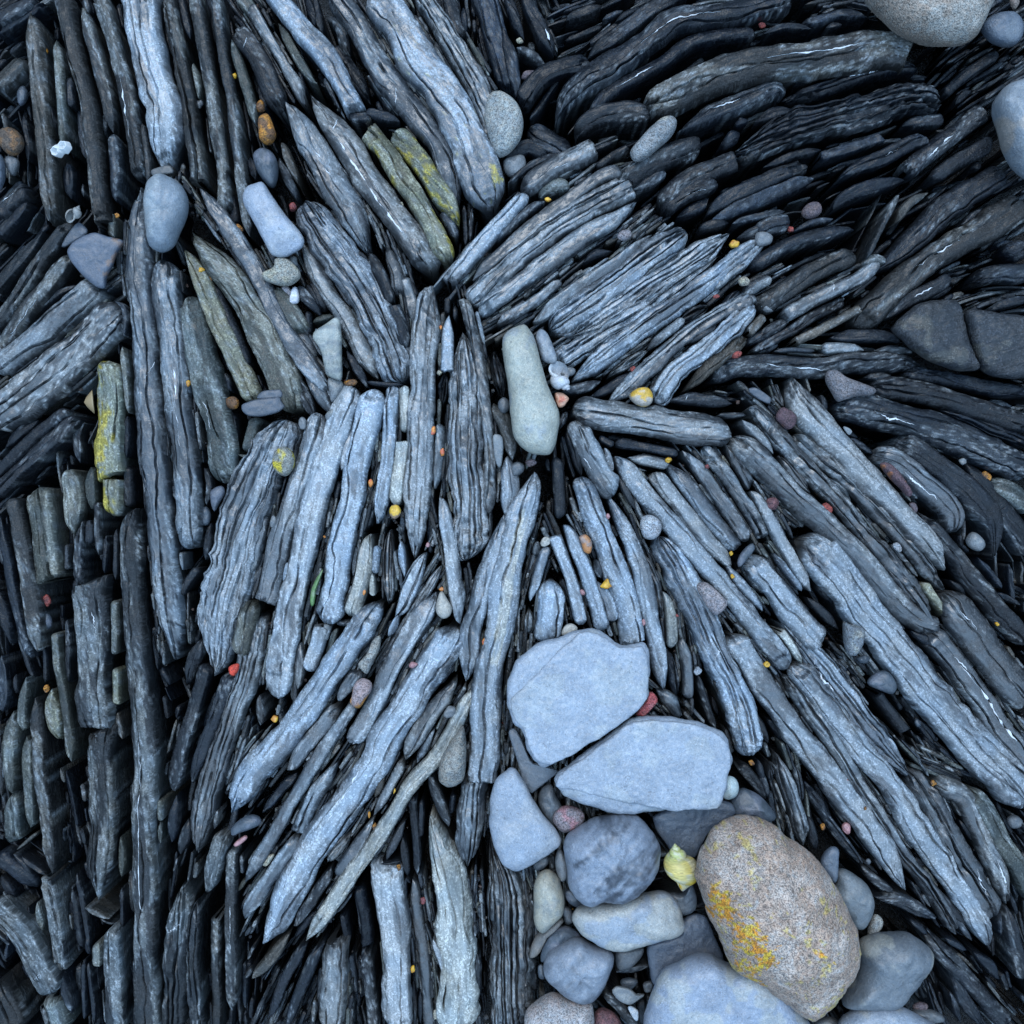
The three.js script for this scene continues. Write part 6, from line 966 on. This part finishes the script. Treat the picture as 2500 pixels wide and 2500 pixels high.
function stone(outline, style, y0, seed, over) {
  const S = { ...STYLE[style], ...over }, R = rng(seed + 5000), n0 = outline.length / 2, so = R() * 60;
  const pts = []; let cx = 0, cz = 0;
  for (let i = 0; i < n0; i++) { const v = new THREE.Vector3(outline[2 * i], 0, outline[2 * i + 1]); pts.push(v); cx += v.x / n0; cz += v.z / n0; }
  const curve = S.pw >= 3.4 ? new THREE.CatmullRomCurve3(pts.flatMap((p, i) => { const a = pts[(i + n0 - 1) % n0], b = pts[(i + 1) % n0]; return [p.clone().lerp(a, 0.14), p.clone().lerp(b, 0.14)]; }), true, 'centripetal') : new THREE.CatmullRomCurve3(pts, true, 'centripetal'), per = curve.getLength();
  const fine = S.fine ? 0.6 : 1, Mn = clamp(Math.round(per / (0.0022 * fine)), 20, 240), ring = curve.getSpacedPoints(Mn).slice(0, Mn);
  let rmin = 1e9, rmax = 0; for (const p of ring) { const d = Math.hypot(p.x - cx, p.z - cz); rmin = Math.min(rmin, d); rmax = Math.max(rmax, d); }
  const h = Math.max(0.0012, (0.7 * rmin + 0.3 * rmax) * 2 * S.thick * (0.92 + 0.16 * R())), RT = clamp(Math.round(rmax / (0.002 * fine)), 6, 60), RB = 6;
  const pos = [], col = [], uv = [], idx = [], tx = (R() - 0.5) * 0.12, tz = (R() - 0.5) * 0.12, ca = R() * 6.28;
  const rough = S.mat === 'granite' ? 0.0007 : 0.0004;
  const colour = (x, y, z) => {
    let f = fbm((x + so) / S.ps, (z - so) / S.ps, y / S.ps);
    if (S.streak) { const a = x * Math.cos(-0.75) - z * Math.sin(-0.75), b = x * Math.sin(-0.75) + z * Math.cos(-0.75); f = 0.6 * fbm(a / 0.008 + so, b / 0.05, 2) + 0.3 * fbm(x / 0.004, z / 0.004 + so) + 0.25 * sstep(0.006, 0.02, a - cx * Math.cos(-0.75) + cz * Math.sin(-0.75)); }
    if (S.band) f = Math.sin((z + 0.12 * x + 0.003 * noise(x / 0.01, z / 0.01)) / 0.0016) * 0.4;
    let c = mix(S.c, S.c2, sstep(S.th - (S.streak ? 0.25 : 0), S.th + (S.streak ? 0.3 : 0.14), f)).map((v) => v * (1 + 0.1 * noise(x / 0.012 + so, z / 0.012)));
    if (S.band) c = c.map((v) => v * (1 + 0.25 * noise(z / 0.0022 + so, x / 0.03)));
    if (style === 'OCHRE') {
      let near = -1; for (const [lx, lz, r] of LICHEN) near = Math.max(near, 1 - Math.hypot(x - lx / 1000, z - lz / 1000) / (r / 1000 * 1.35));
      const q = fbm(x / 0.004, z / 0.004, 2) + 0.5 * noise(x / 0.0016, z / 0.0016), on = near + 0.9 * q;
      const lc = mix([0.7, 0.27, 0.005], [0.64, 0.42, 0.02], sstep(-0.3, 0.4, noise(x / 0.0025, z / 0.0025, 5))); c = mix(c, lc, 0.95 * sstep(0.3, 0.46, near > -0.45 ? on : -1)); c = mix(c, [0.56, 0.42, 0.08], 0.6 * sstep(0.5, 0.62, fbm(x / 0.014 + 3, z / 0.014) + 0.8 * q));
      const s2 = noise(x / 0.0018 + 9, z / 0.0018); if (s2 > 0.62) c = mix(c, [0.13, 0.1, 0.09], 0.5); else if (s2 < -0.62) c = mix(c, [0.42, 0.4, 0.38], 0.5);
    }
    return c;
  };
  const put = (r, p, up) => {
    const w = 1 + (rmax < 0.006 ? 0.16 * noise(p.x / (rmax * 0.6) + so, p.z / (rmax * 0.6), 3) : 0.02 * noise(p.x / 0.01 + so, p.z / 0.01, 3) + 0.008 * noise(p.x / 0.003 + so, p.z / 0.003)), x = cx + (p.x - cx) * r * w, z = cz + (p.z - cz) * r * w, dome = Math.pow(Math.max(0, 1 - Math.pow(r, S.pw)), 1 / Math.min(S.pw, 2.8));
    let y = y0 + up * h * dome * (up > 0 ? 1 : 0.85) + tx * (x - cx) + tz * (z - cz);
    y += (h * (rmax < 0.006 ? 0.4 : 0.16) * noise(x / (rmax * 0.7) + so, z / (rmax * 0.7)) + h * 0.07 * noise(x / (rmax * 0.25) + so, z / (rmax * 0.25)) + h * 0.03 * noise(x / (rmax * 0.1) + so, z / (rmax * 0.1)) + rough * noise(x / 0.003 + so, z / 0.003)) * dome;
    pos.push(x, y, z); col.push(...colour(x, y, z));
    const rd = Math.hypot(p.x - cx, p.z - cz) || 1e-6, arc = rd * r + h * (1 - dome) * (up > 0 ? 0.8 : -0.4), ux = (p.x - cx) / rd * arc, uz = (p.z - cz) / rd * arc;
    uv.push((ux * Math.cos(ca) - uz * Math.sin(ca)) / TILE + so, (ux * Math.sin(ca) + uz * Math.cos(ca)) / TILE + so);
  };
  put(0, ring[0], 1);
  const rows = []; for (let i = 1; i <= RT; i++) rows.push([Math.sin(i / RT * Math.PI / 2), 1]); for (let i = RB - 1; i >= 1; i--) rows.push([Math.sin(i / RB * Math.PI / 2), -1]);
  for (const [r, up] of rows) for (const p of ring) put(r, p, up);
  put(0, ring[0], -1);
  const last = pos.length / 3 - 1;
  for (let j = 0; j < Mn; j++) { const k = (j + 1) % Mn; idx.push(0, 1 + k, 1 + j); for (let i = 0; i < rows.length - 1; i++) { const a = 1 + i * Mn; idx.push(a + j, a + k, a + Mn + j, a + k, a + Mn + k, a + Mn + j); } const a = 1 + (rows.length - 1) * Mn; idx.push(a + j, a + k, last); }
  const g = new THREE.BufferGeometry();
  g.setAttribute('position', new THREE.Float32BufferAttribute(pos, 3)); g.setAttribute('uv', new THREE.Float32BufferAttribute(uv, 2)); g.setAttribute('color', new THREE.Float32BufferAttribute(col, 3));
  g.setIndex(idx); g.computeVertexNormals();
  if (g.attributes.normal.getY(0) < 0) { for (let i = 0; i < idx.length; i += 3) [idx[i], idx[i + 1]] = [idx[i + 1], idx[i]]; g.setIndex(idx); g.computeVertexNormals(); }
  return { g, h, c: [cx, cz] };
}
const inside = (o, x, z) => { let c = false; for (let i = 0, j = o.length / 2 - 1; i < o.length / 2; j = i++) { const [xi, zi, xj, zj] = [o[2 * i], o[2 * i + 1], o[2 * j], o[2 * j + 1]]; if ((zi > z) !== (zj > z) && x < (xj - xi) * (z - zi) / (zj - zi) + xi) c = !c; } return c; };
function clip(o, ax, az, bx, bz, keep) {                     // the part of an outline on one side of a line
  const out = [], side = (x, z) => keep * ((bx - ax) * (z - az) - (bz - az) * (x - ax));
  for (let i = 0; i < o.length; i += 2) {
    const [x, z, x2, z2] = [o[i], o[i + 1], o[(i + 2) % o.length], o[(i + 3) % o.length]], s = side(x, z), s2 = side(x2, z2);
    if (s >= 0) out.push(x, z);
    if (s * s2 < 0) { const t = s / (s - s2); out.push(x + (x2 - x) * t, z + (z2 - z) * t); }
  }
  return out;
}
STONES.forEach(([nm, style, z, outline, label], i) => {
  const o = outline.map((v) => v / 1000), s = stone(o, style, z / 1000, i);
  let x0 = 9, x1 = -9, z0 = 9, z1 = -9; for (let k = 0; k < o.length; k += 2) { x0 = Math.min(x0, o[k]); x1 = Math.max(x1, o[k]); z0 = Math.min(z0, o[k + 1]); z1 = Math.max(z1, o[k + 1]); }
  for (let x = x0; x < x1; x += 0.002) for (let q = z0; q < z1; q += 0.002) if (inside(o, x, q)) mark(x, q, 0.001);
  const mesh = new THREE.Mesh(s.g, M[STYLE[style].mat]); let root = mesh;
  if (style === 'PLATEA' || style === 'PLATEB') {            // split flat stones: an upper layer that does not reach the edge
    root = new THREE.Group(); mesh.name = 'lower_layer'; root.add(mesh);
    const k = style === 'PLATEA' ? clip(o, ...UPPER_EDGE_A, 1) : clip(o, ...UPPER_EDGE_B, 1), [cx, cz] = s.c;
    const up = stone(k.map((v, q) => (v - (q % 2 ? cz : cx)) * 0.965 + (q % 2 ? cz : cx)), style, z / 1000 + s.h * 1.04, i + 700, { pw: 22, thick: 0.03 });
    const u = new THREE.Mesh(up.g, M[STYLE[style].mat]); u.name = 'upper_layer'; root.add(u);
  }
  root.name = name(nm);
  add(root, label, { pebble: 'pebble', cobble: 'cobble', boulder: 'boulder', slate_plate: 'slate', seaweed_blade: 'seaweed' }[nm], { pebble: 'pebbles among the slates', cobble: 'cobbles on the beach', slate_plate: 'flat slates lying loose' }[nm]);
});

// ---------- shells
function snail(len, colour, turns = 5.5, nu = 170, nv = 30) {  // coiled shell, spire along +y, base at the origin
  const pos = [], col = [], uv = [], idx = [];
  for (let i = 0; i <= nu; i++) {
    const a = i / nu, th = a * turns * 2 * Math.PI, s = Math.exp(0.115 * (th - turns * 2 * Math.PI)), yc = len * (1 - 0.64 * s), rc = len * 0.16 * s, rt = len * 0.27 * s;
    for (let j = 0; j <= nv; j++) {
      const ph = j / nv * 2 * Math.PI, rr = rc + rt * Math.cos(ph), y = yc + rt * 1.22 * Math.sin(ph) - rt * 0.25 * (1 - Math.cos(ph)) * 0.3 + len * 0.004 * noise(th * 3, ph * 2);
      pos.push(rr * Math.cos(th), y, rr * Math.sin(th)); col.push(...colour(a, ph, y / len, th)); uv.push(a * 0.5, j / nv * 0.3);
    }
  }
  for (let i = 0; i < nu; i++) for (let j = 0; j < nv; j++) { const a = i * (nv + 1) + j, b = a + nv + 1; idx.push(a, a + 1, b, b, a + 1, b + 1); }
  for (let i = 0; i < pos.length; i += 3) pos[i] *= -1;
  const g = new THREE.BufferGeometry(); g.setAttribute('position', new THREE.Float32BufferAttribute(pos, 3)); g.setAttribute('uv', new THREE.Float32BufferAttribute(uv, 2)); g.setAttribute('color', new THREE.Float32BufferAttribute(col, 3)); g.setIndex(idx); g.computeVertexNormals();
  return new THREE.Mesh(g, M.shell);
}
function layShell(o, x, y, z, dir, roll) {                   // lies on its side, spire pointing along dir (radians from the top of the frame, clockwise)
  const q = new THREE.Quaternion().setFromUnitVectors(new THREE.Vector3(0, 1, 0), new THREE.Vector3(Math.sin(dir), 0.12, -Math.cos(dir)).normalize());
  o.quaternion.copy(q.multiply(new THREE.Quaternion().setFromAxisAngle(new THREE.Vector3(0, 1, 0), roll))); o.position.set(x, y, z);
}
{
  const yellow = snail(0.041, (a, ph, y, th) => {
    let c = mix([0.66, 0.52, 0.16], [0.52, 0.53, 0.2], sstep(0.66, 0.8, y)); c = mix(c, [0.72, 0.46, 0.02], sstep(0.36, 0.2, y + 0.06 * noise(th * 2, ph * 2)) * 0.9); c = mix(c, [0.6, 0.57, 0.42], 0.7 * sstep(0.05, 0.35, noise(th * 2.5, ph * 1.3)));
    return y < 0.06 ? [0.5, 0.5, 0.5] : c;
  });
  yellow.name = 'snail_shell'; layShell(yellow, ...SHELL_YELLOW, -0.16, 1.22); add(yellow, 'yellow whelk shell lying on its side left of the lichen-stained brown cobble', 'shell');
  const white = snail(0.016, (a, ph, y) => mix([0.34, 0.33, 0.31], [0.2, 0.2, 0.19], sstep(0.4, 0.9, y) * 0.8), 5, 110, 18);
  white.name = 'whelk_shell'; layShell(white, ...SHELL_WHITE, 0.5, 0.6); add(white, 'small greyish white whelk shell on the slanting slates at upper left', 'shell');
  const frag = snail(0.026, () => [0.52, 0.53, 0.55], 3.2, 80, 20);
  frag.name = 'shell_fragment'; layShell(frag, ...SHELL_FRAGMENT, 2.4, 2.8); add(frag, 'broken white shell fragment beside the green-grey oblong stone', 'shell');
  const pr = [[0.0001, 0.002], [0.0022, 0.003], [0.0026, 0.0065], [0.0034, 0.0062], [0.0046, 0.002], [0.005, 0]].map((p) => new THREE.Vector2(...p));
  BARNACLES.forEach(([x, y, z, label], i) => {
    const g = new THREE.LatheGeometry(pr, 20), p = g.attributes.position, c = []; for (let k = 0; k < p.count; k++) { const a = Math.atan2(p.getZ(k), p.getX(k)), w = 1 + 0.08 * Math.sin(a * 6 + i); p.setXYZ(k, p.getX(k) * w, p.getY(k), p.getZ(k) * w); c.push(0.55, 0.56, 0.56); }
    g.setAttribute('color', new THREE.Float32BufferAttribute(c, 3)); g.computeVertexNormals();
    const m = new THREE.Mesh(g, new THREE.MeshStandardMaterial({ vertexColors: true, roughness: 0.7, side: THREE.DoubleSide })); m.name = name('barnacle'); m.position.set(x, y, z); m.rotation.set(0.3 - 0.5 * i, i, 0.2); add(m, label, 'barnacle', 'barnacles among the slates');
  });
  // limpet on edge: only the brown rim shows
  const lp = [[0.0002, 0.007], [0.004, 0.005], [0.008, 0.0015], [0.0095, 0], [0.0085, 0.0001], [0.004, 0.0042], [0.0002, 0.006]].map((p) => new THREE.Vector2(...p)), lg = new THREE.LatheGeometry(lp, 32), c = [];
  for (let k = 0; k < lg.attributes.position.count; k++) c.push(0.24, 0.17, 0.09); lg.setAttribute('color', new THREE.Float32BufferAttribute(c, 3));
  const lim = new THREE.Mesh(lg, new THREE.MeshStandardMaterial({ vertexColors: true, roughness: 0.4, side: THREE.DoubleSide })); lim.name = 'limpet_shell'; lim.position.set(...LIMPET); lim.rotation.set(0.3, 0, 1.25); add(lim, 'brown limpet shell on edge left of the lichen-yellow standing stone', 'shell');
}

// ---------- slivers and chips jammed in the gaps, and the slates that go on beyond the frame: past counting
function towards(x, z, R) { let best = 1e9, b = segs[0]; for (const s of segs) { const t = clamp((x - s[0]) * s[2] + (z - s[1]) * s[3], -s[4] / 2, s[4] / 2), d = Math.hypot(x - s[0] - s[2] * t, z - s[1] - s[3] * t) * (0.9 + 0.2 * R()); if (d < best) { best = d; b = s; } } return b; }
const free = (x, z) => { const a = Math.round(x * 1000 + 500), b = Math.round(z * 1000 + 500); return a < 0 || b < 0 || a > 999 || b > 999 || !occ[b * 1000 + a]; };
{
  const R = rng(77), tones = ['k', 'd', 'd', 'k', 'n', 'd', 'n', 'k'];
  let made = 0;
  for (let t = 0; t < 26000 && made < 2600; t++) {
    const x = (R() - 0.5) * 0.84, z = (R() - 0.5) * 0.84; if (!free(x, z)) continue;
    const s = towards(x, z, R), a = Math.atan2(s[3], s[2]) + (R() - 0.5) * 0.14, len = 0.010 + 0.032 * R() ** 1.6, w = 0.0014 + 0.004 * R() ** 1.5, dx = Math.cos(a) * len / 2, dz = Math.sin(a) * len / 2;
    if (R() < 0.6 && (!free(x + dx * 0.6, z + dz * 0.6) || !free(x - dx * 0.6, z - dz * 0.6))) continue;
    const near = 'lmps'.includes(s[5]) ? 0 : 1; if (near && Math.max(Math.abs(x), Math.abs(z)) < 0.37 && R() < 0.5) continue;
    const bend = (R() - 0.5) * 0.15;
    loose.push(slate(w, s[5] === 'l' ? (R() < 0.35 ? 'm' : R() < 0.5 ? 'n' : 'd') : tones[Math.floor(R() * tones.length)], R() < 0.3 ? 'pp' : R() < 0.6 ? 'rp' : 'rr', R() < 0.3 ? ['L'] : [], -0.008 - (0.012 + 0.012 * near) * R() - 0.010 * near, [x - dx, z - dz, x + dz * bend, z - dx * bend, x + dx, z + dz], 9000 + t, 0.42).g);
    made++;
  }
  for (let t = 0, n2 = 0; t < 60000 && n2 < 2400; t++) {      // the finest splinters, packed tight where the slabs meet
    const x = (R() - 0.5) * 0.82, z = (R() - 0.5) * 0.82; if (!free(x, z)) continue;
    const s = towards(x, z, R); if (!'lmps'.includes(s[5])) continue;
    const a = Math.atan2(s[3], s[2]) + (R() - 0.5) * 0.1, len = 0.008 + 0.022 * R() ** 1.5, w = 0.0014 + 0.0022 * R(), dx = Math.cos(a) * len / 2, dz = Math.sin(a) * len / 2;
    loose.push(slate(w, 'nmmdgbnm'[Math.floor(R() * 8)], R() < 0.5 ? 'rp' : 'rq', [], -0.005 - 0.010 * R(), [x - dx, z - dz, x + dx, z + dz], 90000 + t, 0.36).g); n2++;
  }
  for (let t = 0, out = 0; t < 9000 && out < 950; t++) {
    const x = (R() - 0.5) * 1.7, z = (R() - 0.5) * 1.7, m = Math.max(Math.abs(x), Math.abs(z)); if (m < 0.425 || !free(x, z) && m < 0.5) continue;
    const s = towards(clamp(x, -0.4, 0.4), clamp(z, -0.4, 0.4), R), a = Math.atan2(s[3], s[2]) + (R() - 0.5) * 0.15, len = 0.06 + 0.14 * R(), w = 0.006 + 0.018 * R() ** 1.5, dx = Math.cos(a) * len / 2, dz = Math.sin(a) * len / 2;
    if (Math.max(Math.abs(x - dx), Math.abs(z - dz)) < 0.412 || Math.max(Math.abs(x + dx), Math.abs(z + dz)) < 0.412) continue;
    loose.push(slate(w, tones[Math.floor(R() * 8)], R() < 0.5 ? 'pr' : 'rr', R() < 0.3 ? ['L'] : [], -0.006 + 0.008 * R() - 0.01 * (t > 2000), [x - dx, z - dz, x, z, x + dx, z + dz], 40000 + t, 0.3).g); out++;
  }
  const slivers = new THREE.Mesh(mergeGeometries(loose), M.slate); slivers.name = 'slate_slivers';
  add(slivers, 'thin slate slivers and splinters jammed in the gaps between the slabs', 'slate', null, 'stuff');
  // grit: little chips of many colours lodged in the cracks
  const chip = new THREE.IcosahedronGeometry(1, 1), cp = chip.attributes.position; for (let i = 0; i < cp.count; i++) { const k = 0.8 + 0.35 * noise(cp.getX(i) * 2 + 5, cp.getY(i) * 2, cp.getZ(i) * 2); cp.setXYZ(i, cp.getX(i) * k, cp.getY(i) * k, cp.getZ(i) * k); } chip.computeVertexNormals();
  const gm = new THREE.MeshStandardMaterial({ roughness: 0.6, bumpMap: grainBump, bumpScale: 0.0003 }), N = 3600, grit = new THREE.InstancedMesh(chip, gm, N), mt = new THREE.Matrix4(), q = new THREE.Quaternion(), e = new THREE.Euler(), c = new THREE.Color();
  const pal = [[0.05, 0.055, 0.06], [0.08, 0.085, 0.09], [0.1, 0.095, 0.09], [0.06, 0.05, 0.045], [0.12, 0.12, 0.11], [0.03, 0.033, 0.04], [0.09, 0.06, 0.05], [0.13, 0.12, 0.11]];
  let n = 0;
  for (let t = 0; t < 60000 && n < N; t++) {
    const x = (R() - 0.5) * 0.84, z = (R() - 0.5) * 0.84; if (!free(x, z) || !'lmps'.includes(towards(x, z, R)[5])) continue;
    const r = 0.0008 + 0.0017 * R() ** 2; e.set(R() * 6, R() * 6, R() * 6); q.setFromEuler(e);
    mt.compose(new THREE.Vector3(x, -0.014 - 0.022 * R(), z), q, new THREE.Vector3(r, r * (0.6 + 0.4 * R()), r * (0.7 + 0.5 * R()))); grit.setMatrixAt(n, mt);
    const p = R() < 0.012 ? [0.45, 0.22, 0.03] : R() < 0.006 ? [0.32, 0.07, 0.05] : pal[Math.floor(R() * pal.length)]; grit.setColorAt(n, c.setRGB(...p)); n++;
  }
  grit.count = n; grit.name = 'grit'; add(grit, 'fine dark grit lodged deep in the cracks between slates', 'grit', null, 'stuff');
}
renderer.render(scene, camera);
